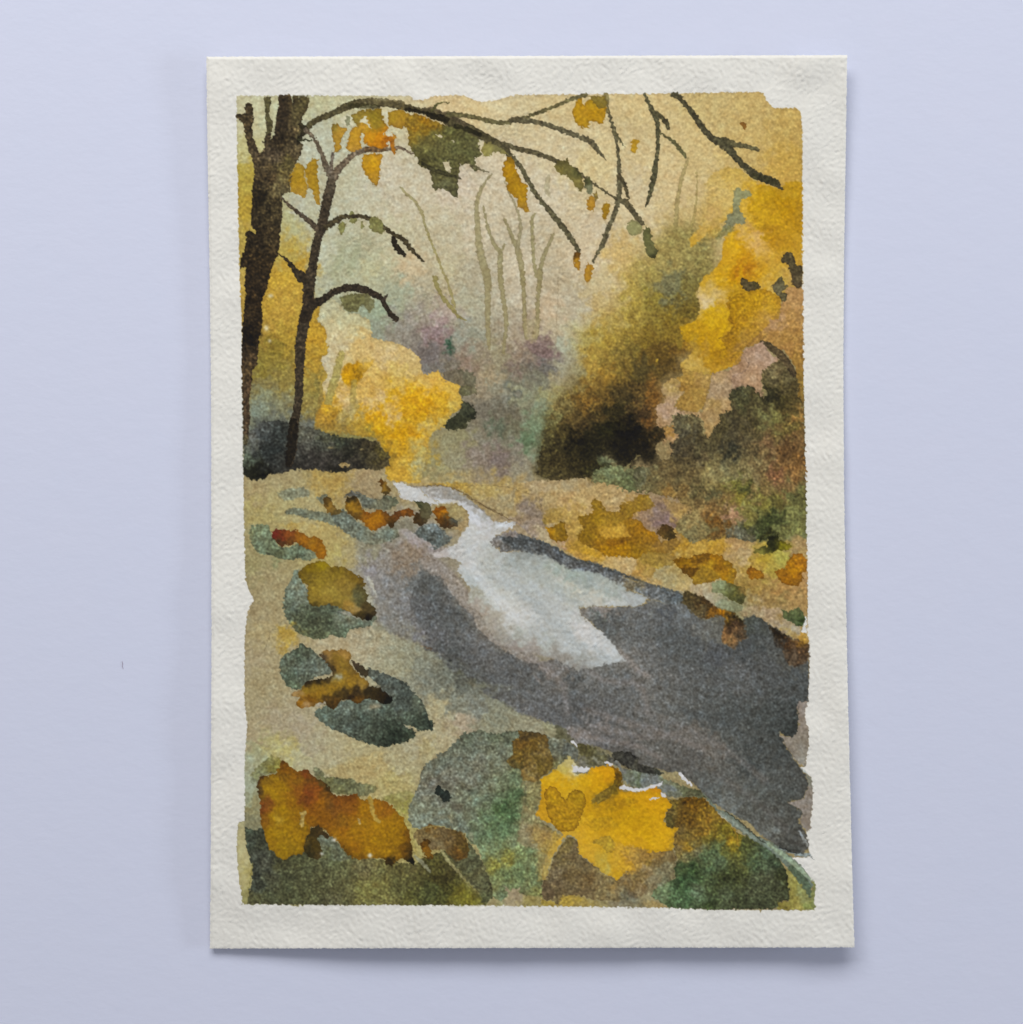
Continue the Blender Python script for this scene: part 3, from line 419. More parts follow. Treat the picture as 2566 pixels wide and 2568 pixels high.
# big dark pool
fill('H', '1400,1230 1520,1215 1700,1225 1930,1215 I150,1215 I260,1215 I330,1150 I480,1200 I600,1200 I700,1220 I850,1200 I950,1290 I1150,1330 I1250,1290 I1420,1400 I1600,1500 I1745,1560 I1752,1760 L1738,0 L1650,80 L1662,200 L1640,280 L1590,320 L1480,280 L1560,420 L1640,560 L1720,650 L1745,740 L1700,870 L1560,900 L1690,980 L1660,1080 L1730,1190 L1748,1300 L1700,1350 L1600,1370 L1500,1330 L1350,1220 L1200,1080 L1000,980 L850,880 L780,790 L600,640 L450,620 L200,560 L0,450 K1700,450 K1500,390 K1380,380 K1300,320 K1240,240 K1000,120 K800,30 K600,-40 H900,1930 H700,1700 H760,1620 H900,1700 H1050,1720 H1180,1690 H1400,1790 H1600,1750 H1820,1700 H1700,1550 H1560,1400 H1420,1300',
     None, part=RV, soft=6, edge=.06, flow=9, gran=1.05, big=1,
     cols='H1480,1260#837e79 H1650,1250#8a827e H1600,1350#505355 H1560,1290#5f6764 H1750,1350#55585b H1850,1250#6f6e6d H1850,1500#5c5e5f H1700,1430#54595b H1780,1620#737270 H1700,1750#6c6c6b H1850,1700#6f6e6e H1700,1850#515559 H1850,1900#5a5d61 H1500,1850#6c6c6c H1350,1880#4f5357 H1250,1780#6d6965 H1100,1770#7a736f H1200,1700#696664 H950,1720#696867 H800,1850#525558 H700,1800#5a5b5c H1000,1880#56595c I100,1260#5d5f61 I250,1230#62656a I400,1200#6e706e I480,1280#484d57 I350,1330#5c5f63 I550,1330#60656a I600,1230#6c7276 I700,1350#5c5f62 I800,1400#666562 I850,1300#625f55 I150,1450#5a5d60 I300,1600#5f6062 I500,1450#4f5459 I500,1650#535659 I700,1550#4d5257 I900,1650#4a4e56 I900,1450#62615c I1200,1380#474b44 I1250,1500#42484c I1150,1600#454a50 I1400,1600#4a4d4e I1350,1750#4c4f53 I1100,1800#5a5c60 I1600,1750#4c4b47 I1650,1850#474d52 I1450,1850#4c5054 I100,1700#706e6b I250,1850#6a6866 I0,1850#6d6c6b K1000,60#5f6064 K1200,150#5b5d62 K1400,100#4e5055 K1600,100#55565a K1600,230#77706f K1450,280#7a7371 K1600,350#5a5a5e K1800,300#605e5e K1850,400#4f4e50 K1750,150#545659 L200,150#5b5c5d L100,300#6c6864 L300,300#625f5c L500,150#5b5d5d L700,300#66615c L800,100#505456 L1000,150#474d50 L900,450#66605a L1100,350#4f5353 L1200,550#3c4245 L1350,200#42484a L1500,150#3d4346 L1600,250#2c3234 L1300,400#474b4c L1500,500#414648 L1600,650#484b4b L1400,700#4b4f50 L1650,750#454848 L1000,600#565654 L700,500#595653 L400,450#5f5c58 L500,600#53514f L800,700#535554 L900,800#555a5a L1100,800#555755 L1300,850#505452 L1550,850#474b4a L1200,950#545652 L1450,1000#4e4f4c L1000,950#6a706e L1300,1050#50514e L1600,1100#4b4b48 L1500,1200#4d4b47 L1650,1250#484745 L1400,1180#6a6c66 L1600,1320#3f413f L250,450#5c5a57')
stroke('H', '620,680,60 430,1180,60 560,1400,60 760,1620,50 950,1720,40', '#94877f', a=.0)
for s in ('K1300,320,50 K1500,270,40 K1700,300,30', 'K1480,200,24 K1640,250,22 K1800,290,14', 'H1130,1750,50 H1300,1780,40', 'I200,1790,50 I300,1840,30', 'L0,260,60 L300,330,60 L600,270,40'):
    stroke('K', s, '#847a76', a=.33, soft=14, edge=0, part=RV)
for s, c, a in (('H950,1700,70 H1250,1850,60 K1300,100,40', '#857b76', .35), ('H1500,1800,40 H1650,1900,50 I250,1900,60 L300,80,40', '#7d7673', .4), ('I60,1620,30 I180,1760,50 I320,1850,30', '#8f857f', .5),
        ('I0,1500,40 I300,1700,50 I600,1900,50', '#6c6b6b', .3), ('K1450,60,40 K1800,180,60 L400,260,60 L800,420,50', '#7b7370', .35), ('I300,1450,40 I700,1700,60 I1100,1900,60', '#4a5054', .3), ('K900,-60,50 K1300,160,50 K1700,330,60', '#55575b', .3),
        ('L200,60,60 L600,220,70 L1000,420,60 L1350,700,60', '#6f6966', .3), ('L600,60,60 L1000,200,70 L1300,420,60', '#454b50', .3), ('L900,640,60 L1300,900,60 L1550,1150,50', '#5e5a58', .3), ('K1250,250,30 K1500,330,40 K1900,380,50 L400,500,50', '#837873', .35)):
    stroke('K', s, c, a=min(.6, a*1.5), soft=16, edge=0, part=RV)
# submerged lobe edge on the left
fill('G', '1640,1050 1700,960 1850,930 H30,940 H160,940 H230,1060 H330,1190 H450,1300 H480,1400 H600,1520 H760,1640 H880,1720 H1050,1740 H900,1900 H600,1900 H400,1850 H200,1650 H0,1600 G1750,1480 G1650,1300 G1600,1180', None, part=RV, soft=7, a=.7, edge=.10, gran=1.1, cols='1800,1000#55595b H50,1000#4c5053 H150,1100#515558 H50,1300#4e5256 G1750,1250#5a5d64 H250,1350#4f5356 H350,1450#55585c H250,1600#4a4e52 H450,1650#55575c H650,1750#585a5e H850,1850#55575b G1850,1500#565860')
# rose-brown patch on the near water
blob('G', '1600,790,170,70', '#86745e', a=.5); blob('G', '1560,560,90,60 1700,600,60,60', '#a0939a', a=.45)
stroke('G', '1450,870,4 1600,830,5 1700,760,4 1830,800,4', '#7b6448', a=.5, soft=2, part=RV)
stroke('G', '1700,1570,10 1800,1600,14 H70,1610,8', '#6f5030', a=.5, soft=4, part=RV)
# brown reflections under the far bank
BR = 'painted_brown_clump'
fill('I', '610,1110 660,1070 740,1110 800,1130 870,1190 940,1240 980,1300 900,1310 860,1330 760,1320 680,1260 620,1180', None, part=BR, soft=6, edge=.06, gran=1.5, cols='680,1120#45391c 650,1200#4f4426 800,1180#3c2b12 850,1240#453316 750,1250#5d5030 920,1270#7b5318 800,1300#5a5038')
fill('I', '900,1240 1000,1250 1070,1260 1100,1300 1160,1340 1200,1500 1130,1530 1080,1600 1010,1560 960,1530 980,1420 1000,1330', None, part=BR, soft=7, edge=.05, gran=1.4, cols='980,1270#a0690c 1050,1290#6d5520 1080,1310#15100a 1080,1400#4a3520 1020,1480#84613a 1000,1540#7b5f38 1150,1460#4c3a26 1100,1560#6a553a 1180,1500#443d30')
fill('I', '1380,1380 1500,1450 1600,1510 1745,1545 1750,1700 1640,1760 1560,1740 1500,1600 1440,1560 1430,1480', None, part=BR, soft=9, edge=.03, gran=1.4, cols='1480,1480#201509 1550,1530#3c2712 1650,1580#59412a 1720,1600#3f2c18 1700,1700#4c3a26 1600,1680#544533 1480,1560#3b3530 1700,1520#8a6420')
blob('H', '1880,1030,70,50', '#6b5a38', a=.6)
stroke('I', '380,1180,14 440,1200,20 500,1280,30', '#4a505a', a=.6, soft=5, part=RV)

# --- ochre bushes on the far bank
OB = 'painted_ochre_bush'
fill('H', '1510,290 1540,250 1590,270 1630,340 1650,370 1770,370 1770,300 1850,290 1930,260 I60,290 I130,300 I230,215 I300,215 I365,310 I320,350 I200,370 I160,430 I240,450 I290,530 I380,560 I420,640 I560,600 I600,650 I500,740 I420,760 I280,740 I220,790 I60,770 H1840,770 H1780,770 H1630,765 H1610,740 H1540,700 H1440,660 H1400,630 H1385,570 H1450,530 H1400,460 H1400,410 H1530,380', None, part=OB, soft=3, edge=.15, flow=4,
     cols='1560,300#8a6b1e 1550,420#8d6c14 1450,450#836418 1700,440#8a6c20 1850,350#84671c 1480,580#7f6012 1500,650#84641a 1650,530#b08a2a 1750,530#bb9234 1700,580#b38722 1850,570#7a5310 1700,630#7a5008 1600,640#8c6310 1750,660#8a5c08 1650,740#a17508 1800,730#a0740a 1900,450#8a6318 I100,400#876920 I250,270#8b6c20 I150,300#9b7c2c I320,290#8f7430 I50,320#8f7020 I60,540#c09a40 I130,500#8f6812 I220,520#96690f I320,530#a57410 I80,630#6b4706 I200,630#7f5a10 I50,700#a87a0a I300,620#8a6418 I400,650#8a682c I300,700#8d6c20 I500,680#8a6c30 I200,720#8a6812')
fill('H', '1095,510 1180,500 1240,455 1280,465 1275,520 1300,560 1305,600 1280,640 1220,630 1210,655 1140,600 1130,560', None, part=OB, soft=2.5, edge=.22, cols='1130,530#a5780f 1200,500#86671a 1250,580#7c5e14 1190,600#8d6a16')
fill('H', '1100,360 1180,340 1250,380 1260,440 1200,470 1090,480 1070,440', '#a08440', soft=6, a=.7, edge=.08, part=OB)
blob('H', '1100,440,30,40', '#7d682f', a=.7)
fill('H', '1290,490 1400,460 1450,530 1390,570 1400,640 1480,690 1620,740 1600,790 1400,730 1250,680 1300,630 1310,590', None, part=OB, soft=4, a=.8, edge=.06, cols='1350,550#a98a45 1400,680#a3822f 1500,730#b38a25 1300,660#a3813c')
fill('H', '1580,550 1640,520 1720,510 1760,490 1820,540 1870,590 1750,600 1650,610 1600,590', '#bd9536', soft=3, a=.8, edge=.05, part=OB)
fill('I', '200,800 280,740 420,730 540,760 560,800 530,850 480,850 380,880 340,960 260,960 150,930 210,860', None, part=OB, soft=4, a=.85, edge=.08, cols='300,790#8e732c 450,790#8f7430 350,850#a58833 200,920#b58c46 300,920#a98b4c 500,800#95783a')
# leaf clusters, far bank
LC = 'painted_leaf_cluster'
def leaf(t, s, col=None, cols=None, part=LC, edge=.25, **k): fill(t, s, col, soft=2.4, edge=edge, ew=3.5, part=part, cols=cols, flow=3, r=6, **k)
leaf('I', '530,800 580,780 690,785 720,760 820,740 900,750 960,760 1000,800 1050,820 1065,860 1100,900 1090,960 1060,1030 1020,1020 980,980 930,960 900,990 800,1010 720,1020 690,960 640,930 600,880 560,850', None,
     '600,820#87600a 660,830#9a700f 800,780#76500c 750,820#8a6214 900,780#9a6c0c 950,800#8f6310 700,900#65440c 640,890#6f4c0c 850,850#a27c1a 950,870#80580e 1040,840#8a6614 780,950#8d7024 720,990#a08028 900,930#8d6f20 980,930#a3760f 1000,970#b0820c 1050,950#8a6a1c 830,900#917120')
leaf('I', '600,880 680,865 770,875 720,930 660,940 620,920', '#654610', edge=.15); leaf('I', '690,810 780,760 870,745 860,790 760,830 710,830', '#72500f', edge=.1)
leaf('I', '1180,900 1230,855 1270,880 1340,910 1350,960 1300,970 1220,975 1200,930', None, '1220,890#8a5a10 1280,940#99680f 1330,940#8c6014')
leaf('I', '1440,895 1530,880 1560,800 1610,740 1680,745 1725,780 1728,900 1680,920 1700,970 1650,1035 1560,1030 1500,1000 1460,950', None, '1480,920#9c600a 1600,800#a06308 1700,800#9a6412 1600,900#a8730c 1550,980#945805 1650,1000#8b560e 1680,860#a87212', part='painted_orange_leaves')
leaf('I', '1000,990 1060,1020 1180,1050 1185,1130 1150,1200 1080,1180 1000,1130 960,1100 870,1090 880,1010 940,980', None, '930,1050#83905c 1000,1080#6b7038 1100,1060#5a5420 1130,1130#45461a 1050,1120#55561c 900,1040#8c9763 1170,1080#7a6230', part='painted_green_tuft', edge=.08)
leaf('I', '960,1160 1050,1170 1150,1210 1160,1260 1070,1270 980,1230', None, '1000,1200#8a9468 1100,1230#7a8054', part='painted_green_tuft', edge=.05, a=.7)
leaf('I', '1500,1240 1560,1270 1650,1230 1690,1260 1725,1340 1700,1400 1640,1390 1580,1360 1520,1320', None, '1540,1270#55602c 1650,1270#5a6630 1680,1350#2e4014 1620,1360#4a5a2c', part='painted_green_tuft', edge=.08)
leaf('I', '1380,600 1460,570 1480,620 1560,650 1600,690 1560,710 1450,720 1400,760 1250,740 1260,700 1370,680', None, '1430,600#1b1b08 1400,650#232408 1520,680#6d6510 1300,720#767030 1470,640#3c3a0c 1580,690#857a20', part='painted_green_tuft', edge=.1)
leaf('I', '400,520 440,480 520,495 540,540 560,600 520,620 440,610 380,560', None, '460,510#4a2c10 420,580#5c451c 520,590#3c2f10', part='painted_dark_shrub', edge=.1)
leaf('I', '1280,780 1400,740 1500,730 1590,730 1560,810 1530,880 1450,880 1330,870 1250,850', None, '1330,800#ae9530 1500,790#a39c48 1450,860#ab9a48 1300,850#ac8f3c', edge=.08, a=.7)

# ---------------------------------------------------------------- stones of the left bank
BD = 'painted_boulder'
def stone(k, t, s, cols, **kw): fill(t, s, None, tone=(1.0, 1.025, .955), soft=3, edge=.10, ew=4, part=BD + k, cols=cols, flow=4, gran=1.5, **kw)
def leaves(k, t, s, cols, edge=.22, **kw): fill(t, s, None, soft=2.4, edge=edge, ew=4, part='painted_fallen_leaves' + k, cols=cols, flow=3, r=6, gran=.7, **kw)
# small smears
fill('G', '410,200 520,160 640,150 700,190 700,230 600,240 540,270 470,270 430,230', None, part=BD+'0', soft=6, edge=.03, a=.9, cols='500,200#7d8062 650,200#7e8065', gran=1.3)
stroke('G', '500,380,40 580,360,66 700,395,80 850,420,90 960,450,110', '#68705c', part=BD+'0', soft=5, a=.9, gran=1.4)
fill('G', '880,400 1000,340 1100,430 1200,500 1280,560 1400,500 1500,520 1500,600 1400,640 1250,670 1100,600 1020,560 950,490', None, part=BD+'0', soft=5, edge=.05, cols='1000,420#61695a 1080,500#646b5c 1150,560#6a715f 1300,600#747660 1400,560#6e7460 1200,590#70755f', gran=1.5)
fill('G', '760,240 850,205 900,260 860,320 800,290', '#68705f', soft=4, a=.85, part=BD+'0', edge=.05)
fill('G', '1000,240 1070,185 1150,200 1250,250 1330,260 1380,220 1480,240 1510,290 1450,330 1400,360 1300,350 1180,340 1150,250 1080,230', None, part=BD+'0', soft=4, edge=.08, cols='1080,220#5a5c58 1200,250#626657 1300,300#6a6a57 1430,270#55583f 1400,320#6d6c58', gran=1.4)
fill('G', '1640,560 1700,500 1800,470 1900,520 1930,560 H200,570 H265,600 H240,650 H170,680 H130,710 H50,680 G1850,690 G1780,650 G1690,600', None, part=BD+'0', soft=5, edge=.08, cols='1720,540#4a5350 1800,500#6b7778 1850,600#525e5e 1780,580#5b6462 H60,620#4e5b5c H200,600#616a66 H130,670#566260 H150,540#5a615c', gran=1.5)
fill('G', '1450,480 1560,420 1680,500 1640,560 1540,520 1440,540', '#7a7663', soft=5, a=.7, edge=.05, part=BD+'0')
# leaf row of the top stones
leaves('0', 'G', '820,290 840,240 870,225 900,270 920,310 950,340 1010,370 960,390 900,400 860,370', '850,260#4f3a12 870,310#8a6a28 930,350#80652c 950,380#5a4a20')
leaves('0', 'G', '1015,320 1040,240 1120,230 1150,270 1165,330 1200,370 1260,380 1300,350 1390,370 1420,410 1500,350 1600,340 1640,370 1650,410 1540,410 1500,430 1450,520 1420,500 1400,480 1340,510 1270,545 1210,500 1170,450 1100,430 1040,370',
       '1090,250#30260f 1080,310#97701c 1120,340#8a6518 1110,400#5e4516 1220,380#85480a 1300,430#a06a0a 1250,490#a2690c 1350,470#8f5a10 1400,450#6a3c0c 1430,490#3c2208 1470,380#5a2e10 1560,370#85460e 1620,370#7a3e0c 1600,400#5a3210')
leaves('0', 'G', '1310,100 1345,60 1380,100 1410,150 1440,190 1410,210 1380,225 1345,200 1350,150 1330,120', '1340,90#4f3208 1380,150#8b6a24 1390,200#3a2f12')
leaves('0', 'G', '1630,270 1720,280 1780,300 1800,350 1790,420 1740,470 1700,500 1630,470 1640,400 1690,370 1680,320', '1660,300#3f4224 1740,320#565234 1750,390#5c5638 1700,440#3a2a12 1660,450#40240c', edge=.1)
leaves('0', 'G', '1800,370 1830,330 1900,320 H200,325 H232,370 H230,410 H300,440 H320,500 H250,515 H200,520 H150,480 H100,430 G1850,430', '1840,370#8a4c08 1890,370#a8700c H150,340#854208 H190,380#a56a10 H140,440#5a3008 H220,480#4a2406 H280,450#45443c')
leaves('0', 'G', '1850,430 1930,440 1930,520 1870,500', '1880,450#6b3f10 1900,500#3c200a')
blob('H', '290,460,70,50', '#4a4c42', a=.5)
# red-leafed stone
stone('1', 'G', '160,560 180,500 260,480 340,490 350,560 420,680 520,690 600,650 680,700 760,735 770,780 700,810 600,790 520,805 430,790 330,755 250,750 200,690 180,640', '220,520#6f775a 260,620#68705a 320,700#636c56 500,760#656c55 600,720#5f6b5a 720,770#707664 400,740#5a6148 200,600#737a5c')
leaves('1', 'G', '355,550 400,528 520,532 600,535 650,570 690,600 740,590 790,600 830,660 858,720 855,760 830,790 780,790 760,740 700,710 640,680 560,640 540,670 480,665 450,690 400,640 370,600',
       '400,550#702016 380,580#6c1a14 450,600#6a2410 430,650#4f2a12 520,560#7d3a12 600,580#8f520c 650,620#9a5a0a 700,650#8a560e 780,640#8a5c12 800,700#93620e 820,760#995a08 740,700#90600c 500,640#5c3a14')
blob('G', '400,820,30,50', '#6c8250', a=.5)
blob('G', '540,490,90,25', '#b5923a', a=.5)
# round stone with ochre leaves
stone('2', 'G', '560,900 600,880 640,1000 700,1100 900,1200 1100,1280 1240,1200 1280,1200 1300,1330 1260,1390 1150,1410 1060,1430 1020,1500 960,1500 900,1470 850,1500 780,1515 700,1500 600,1460 520,1370 470,1280 465,1170 490,1060 530,990',
      '600,950#727b6e 580,1050#6d756b 650,1060#6f7872 520,1150#5f675c 620,1180#666e66 520,1300#565c4e 600,1350#4e513e 700,1280#464b3a 750,1380#3f4030 850,1350#474b3a 700,1450#51553f 800,1480#565c44 900,1400#525846 1000,1300#767d74 1000,1470#5c6450 1100,1340#626b65 1200,1350#646b62 1150,1380#5f6758 900,1250#474d40')
fill('G', '950,1270 1050,1260 1200,1340 1240,1360 1100,1320', '#9a968a', soft=4, a=.6, edge=0, part=BD+'2')
leaves('2', 'G', '600,920 640,870 690,840 780,810 850,820 900,860 1010,860 1100,920 1170,960 1200,1010 1190,1060 1230,1110 1220,1170 1290,1230 1300,1280 1250,1345 1180,1340 1100,1300 1060,1270 950,1220 880,1200 760,1225 700,1200 680,1130 690,1030 640,1000 610,960',
       '650,920#6a5614 700,870#78620e 810,840#8f7a10 850,930#7d6820 950,900#75601a 1100,950#6f5818 1150,990#6a541c 700,970#6f5c1c 800,1000#8a7424 750,1060#8d7526 900,1080#8f7a30 1000,1000#866e28 1050,1050#856e2c 850,1130#937c30 750,1150#8a7328 1000,1160#8c762e 950,1210#7c6a28 1140,1060#4c4420 1130,1130#5e5c38 1150,1180#52502c 1050,1210#9c7c34 1120,1230#9b8048 1080,1270#94783c 1200,1230#4a3c1c 1250,1270#3e321a 1230,1330#120c04 1150,1310#3c3010 720,1210#4d3f10')
# yellow splash
blob('G', '510,1490,110,70 490,1420,50,50 470,1600,40,60', '#ac8c2e', a=.65)
stroke('G', '300,1610,5 330,1520,5 360,1420,5 430,1420,4', '#6e6148', a=.5, soft=2, part='painting')
# double stone with ochre leaves
stone('3', 'M', '350,150 400,120 470,80 490,45 540,70 600,100 640,150 700,180 760,260 720,300 660,300 560,340 520,380 500,420 440,415 380,385 340,310 322,240 335,180', '480,90#3c4438 540,130#464e44 420,160#565f54 600,200#585f5a 370,250#545d52 500,260#5c6560 400,350#4b5547 500,340#555e56 650,270#5e6664 460,400#586350')
stone('3', 'M', '600,610 640,570 700,550 820,510 1000,480 1050,400 1130,380 1030,300 1040,240 1100,260 1180,290 1280,330 1360,370 1390,430 1470,500 1510,580 1530,650 1575,690 1560,740 1500,750 1440,745 1390,710 1340,705 1430,760 1420,800 1330,845 1240,860 1200,888 1120,875 1000,840 880,790 760,740 650,670',
      '1080,290#565c5c 1150,330#3f4446 1250,370#4a5154 1340,400#3e4648 1200,420#555a5c 1350,500#3b4244 1450,560#4d544c 1300,560#475052 640,610#5a6a64 750,640#4f5c58 850,560#5f6967 950,600#525d58 900,700#444c4a 1000,650#3c4642 1100,560#626a66 1100,680#39423c 1200,600#414c48 1250,700#2f3a34 1000,780#414a44 1100,820#37413a 1200,850#262f2a 1250,780#1c2622 1350,640#47524a 1450,680#2f3a34 1540,700#232e2c 1380,780#2e3a30 1480,730#3a463e')
leaves('3', 'M', '420,470 430,440 500,420 520,380 540,350 620,330 700,330 760,300 730,240 690,180 640,140 700,95 780,100 820,90 890,100 905,150 890,200 930,260 980,310 1040,350 1050,390 1130,400 1180,440 1220,470 1240,510 1200,535 1140,520 1050,490 1000,500 960,535 900,500 830,500 790,550 770,585 720,560 690,530 640,530 600,550 500,570 470,550 460,520 500,480',
       '460,450#a08350 500,520#8f6312 480,550#84500a 540,540#a58658 570,500#6a4508 540,420#8d7020 620,400#8a6c1e 650,460#8f6c18 700,430#8d6b1c 560,345#251b0c 650,325#21190b 700,310#3c3016 800,310#8a8358 760,250#2a2014 690,210#3c3224 660,160#4a3c28 720,130#95743a 850,130#9a7838 800,170#7d6220 780,240#8f6c24 850,230#7a6020 860,300#8a6a1c 900,260#6e5720 950,300#8d6d20 900,370#906e1c 1000,340#8f7028 1000,380#85682c 820,380#93721e 750,400#8a6a1a 780,450#3c2e10 850,440#3a2c10 950,430#2f2310 900,480#2c1e0c 1050,430#2a2010 1100,440#33280f 960,520#5a360c 1150,470#251a0a 1200,500#0e0803 1180,450#1c1208 740,540#3c230a 700,500#4a3410 780,520#55340f')
leaves('3', 'M', '905,180 950,200 1000,230 1045,260 1040,310 1010,320 970,290 930,250', '940,210#3f3224 1000,270#3a3020')
for s in ('1100,560,56,20', '1115,392,20,10', '815,312,24,16'): blob('M', s, '#a19c80', a=.9, big=2)
stroke('M', '1330,705,8 1400,735,9', '#a39d80', a=.8, soft=2, part='painting')
stroke('M', '635,540,24 680,525,20', '#a5a08e', a=.8, soft=3, part='painting')

# ---------------------------------------------------------------- foreground
# grey-green wash of the near left corner
stone('4', 'J', '120,1120 200,1150 280,1130 300,1200 400,1350 700,1130 900,1200 1050,1380 1400,1420 1640,1460 K0,1400 K420,1260 K540,1440 K620,1640 K635,1740 K580,1800 K560,1822 J1500,1824 J700,1822 J500,1820 J140,1812 J150,1700 J190,1500 J160,1380 J130,1300',
      '150,1180#3c4238 200,1250#3e413a 150,1300#434a40 250,1280#3a3a30 250,1380#3c3e3a 300,1450#45443e 230,1550#303230 220,1650#3c3e38 350,1600#4c4b3e 450,1450#44412e 600,1450#4c4a34 500,1550#474634 500,1700#4d4d38 700,1500#4e4d38 900,1350#616450 850,1250#686c5c 950,1450#5a5a40 800,1600#504e34 1000,1600#5a5638 700,1750#54523a 1050,1700#5d5838 300,1750#4e4e3a 200,1780#55523a 900,1780#56523a 1200,1500#6a6040 1350,1520#66603a 1200,1700#77703e 1350,1640#7a7240 1500,1500#544c2a 1500,1650#5c5834 1650,1480#5e5634 1700,1600#504b28 1800,1700#45481f 1600,1780#555228 1450,1780#69633a 1900,1780#4f4f28 J1350,1780#6f683c K150,1600#3d3619 K250,1550#423a1c K100,1450#4a4420 K400,1450#4e4c3a K350,1380#55503a K450,1350#57583f K500,1550#5b5740 K550,1650#56533e K450,1650#5e5a42 K550,1750#4c4c36 K250,1700#3c3818 K350,1720#6d6726 K420,1780#6f6a28 K200,1800#4c4a22 K50,1700#45461f', )
fill('J', '150,1380 185,1500 190,1600 160,1700 145,1812 100,1812 90,1700 62,1500 50,1250 65,1085 118,1075 125,1200 135,1300', None, part='painting', soft=2.5, edge=.1, gran=.5, cols='90,1200#b1a978 100,1400#b5ae7c 120,1600#b0a872 120,1750#948f58 100,1100#aca678 160,1550#a59c62')
stroke('J', '190,1450,10 170,1600,12 150,1700,12', '#827a3c', a=.6, soft=3, part='painting')
# big grey boulder
stone('5', 'J', '1580,980 1590,920 1640,850 1690,720 1700,620 1760,540 1840,500 1840,460 K120,470 K200,450 K250,400 K380,270 K420,280 K510,250 K640,290 K740,270 K860,255 K1020,275 K1120,300 K1180,350 K1260,330 K1350,400 K1390,430 K1400,480 K1380,540 K1310,480 K1200,580 K1130,640 K1060,680 K1060,820 K1040,940 K1000,1020 K1100,1100 K1240,1200 K1160,1280 K1100,1400 K1060,1500 K1080,1760 K1000,1760 K800,1700 K700,1790 K640,1760 K620,1640 K540,1440 K490,1290 K420,1260 K380,1180 K200,1120 K60,1100 K0,1140 J1700,1140 J1620,1130 J1590,1050',
      '1700,800#76736c 1750,650#75726a 1850,600#6f706a 1650,950#747468 1700,1050#757c74 1900,650#75716a 1850,1000#747468 1850,1090#747a70 K50,620#64645c K150,550#5f6056 K300,400#5f6158 K400,320#5a5f52 K500,380#686a60 K650,310#565c4c K750,330#5c6052 K700,450#6c6c62 K500,550#6c6a64 K350,550#696a62 K250,700#6f6a64 K450,700#6e6b64 K650,600#6e6c5f K600,750#6a6b5a K100,720#6b6460 K350,850#6c6c60 K300,950#6a645c K200,900#6b6964 K500,900#687060 K450,1050#6d7060 K150,1050#6d6f6a K250,1000#757664 K350,1120#6c7066 K500,1150#66735c K550,1050#5f7050 K700,700#6a7058 K850,700#5f6b50 K850,850#4a603c K750,950#3f5a34 K800,1050#46603a K700,1000#486338 K650,1100#566e48 K650,1200#5f7350 K550,1180#586a4a K750,1150#546e48 K850,1100#6b7850 K820,1250#788060 K600,1280#667658 K550,1330#7a8a60 K700,1380#6c7040 K650,1450#857c3c K850,1350#717c48 K780,1400#7d7438 K950,1350#68784c K1000,1450#72784a K850,1450#68784a K750,1550#6a7644 K900,1550#5f6f44 K1000,1600#6a7448 K850,1650#6b7648 K650,1650#7a804c K700,1750#6a7450 K1000,1730#7e7c4a K900,1700#76794c K950,650#7c704c K950,750#8a7f5c K1000,850#847850 K950,1000#8a7e5c K980,1150#8d7c58 K1100,1180#8f7c4c K1000,1250#8a7d58 K1100,1280#857650 K1050,720#7c7048 K1200,500#69655a K1170,400#65645c K1300,420#54565a K1350,500#66686a K1250,560#6a6640 K1150,580#6b5f3a')
fill('K', '860,255 930,265 1020,275 1120,310 1130,400 1170,500 1160,600 1110,650 1050,680 1040,720 980,720 900,700 880,610 800,590 750,530 810,470 800,350 870,320', None, part='painted_fallen_leaves4', soft=4, edge=.12, cols='930,290#4a3a1c 1000,290#423418 900,370#6f5320 980,380#66501e 1050,330#6a5224 870,480#614c1c 950,500#695426 1080,450#6c5a30 850,560#554a22 1050,580#604f1e 1100,550#6a5828 950,620#7d6c40 930,670#88703a', gran=1.3)
fill('K', '900,700 940,720 920,900 890,1000 920,1080 980,1100 1040,1100 1100,1130 1240,1200 1160,1290 1100,1330 900,1300 850,1250 860,1180 880,1050 915,900 915,780', None, part='painted_boulder5', soft=8, a=.75, edge=.03, cols='950,850#837654 900,1150#8c8060 1000,1180#8a7850 1100,1200#86724a 1000,1060#8f7c4c 1000,1280#827a58')
stroke('K', '915,700,8 925,800,10 920,900,8', '#4e6040', a=.5, soft=4)
fill('K', '0,1140 60,1095 130,1115 200,1130 300,1150 370,1180 400,1260 420,1330 400,1400 300,1430 240,1380 200,1330 100,1330 0,1330 J1800,1330 J1680,1280 J1620,1180 J1700,1135 J1850,1110', None, part='painted_fallen_leaves5', soft=4, edge=.1, gran=1.3, cols='80,1130#6a4e1e 50,1200#6e5c34 200,1180#665432 250,1250#604c28 320,1200#5f4a20 380,1300#574418 250,1370#55421c 330,1380#5a4018 100,1260#776644 20,1290#7a6840 J1750,1180#70623c J1850,1250#736440')
leaf('J', '1840,760 1870,755 1900,790 K170,755 K200,790 K250,820 K258,870 K230,895 K180,900 K150,850 K105,820', '#1e2826', part='painted_fallen_leaves6', edge=.1) if False else leaf('K', '115,770 150,750 180,780 240,810 258,860 240,890 185,902 150,850 105,820', '#1c2726', part='painted_dark_spot', edge=.1)
leaf('K', '0,1240 40,1225 70,1250 50,1290 75,1330 92,1395 60,1415 20,1412 0,1380 J1760,1400 J1690,1310 J1695,1270 J1730,1240', None, '30,1240#4a2c08 30,1340#7d5410 50,1400#4a3208 J1730,1290#5a3c0c J1760,1370#7c5a18')
stroke('K', '170,1330,24 220,1420,28 300,1500,26 370,1590,22 430,1650,20 500,1720,16', '#96905f', a=.85, soft=3, part='painting')
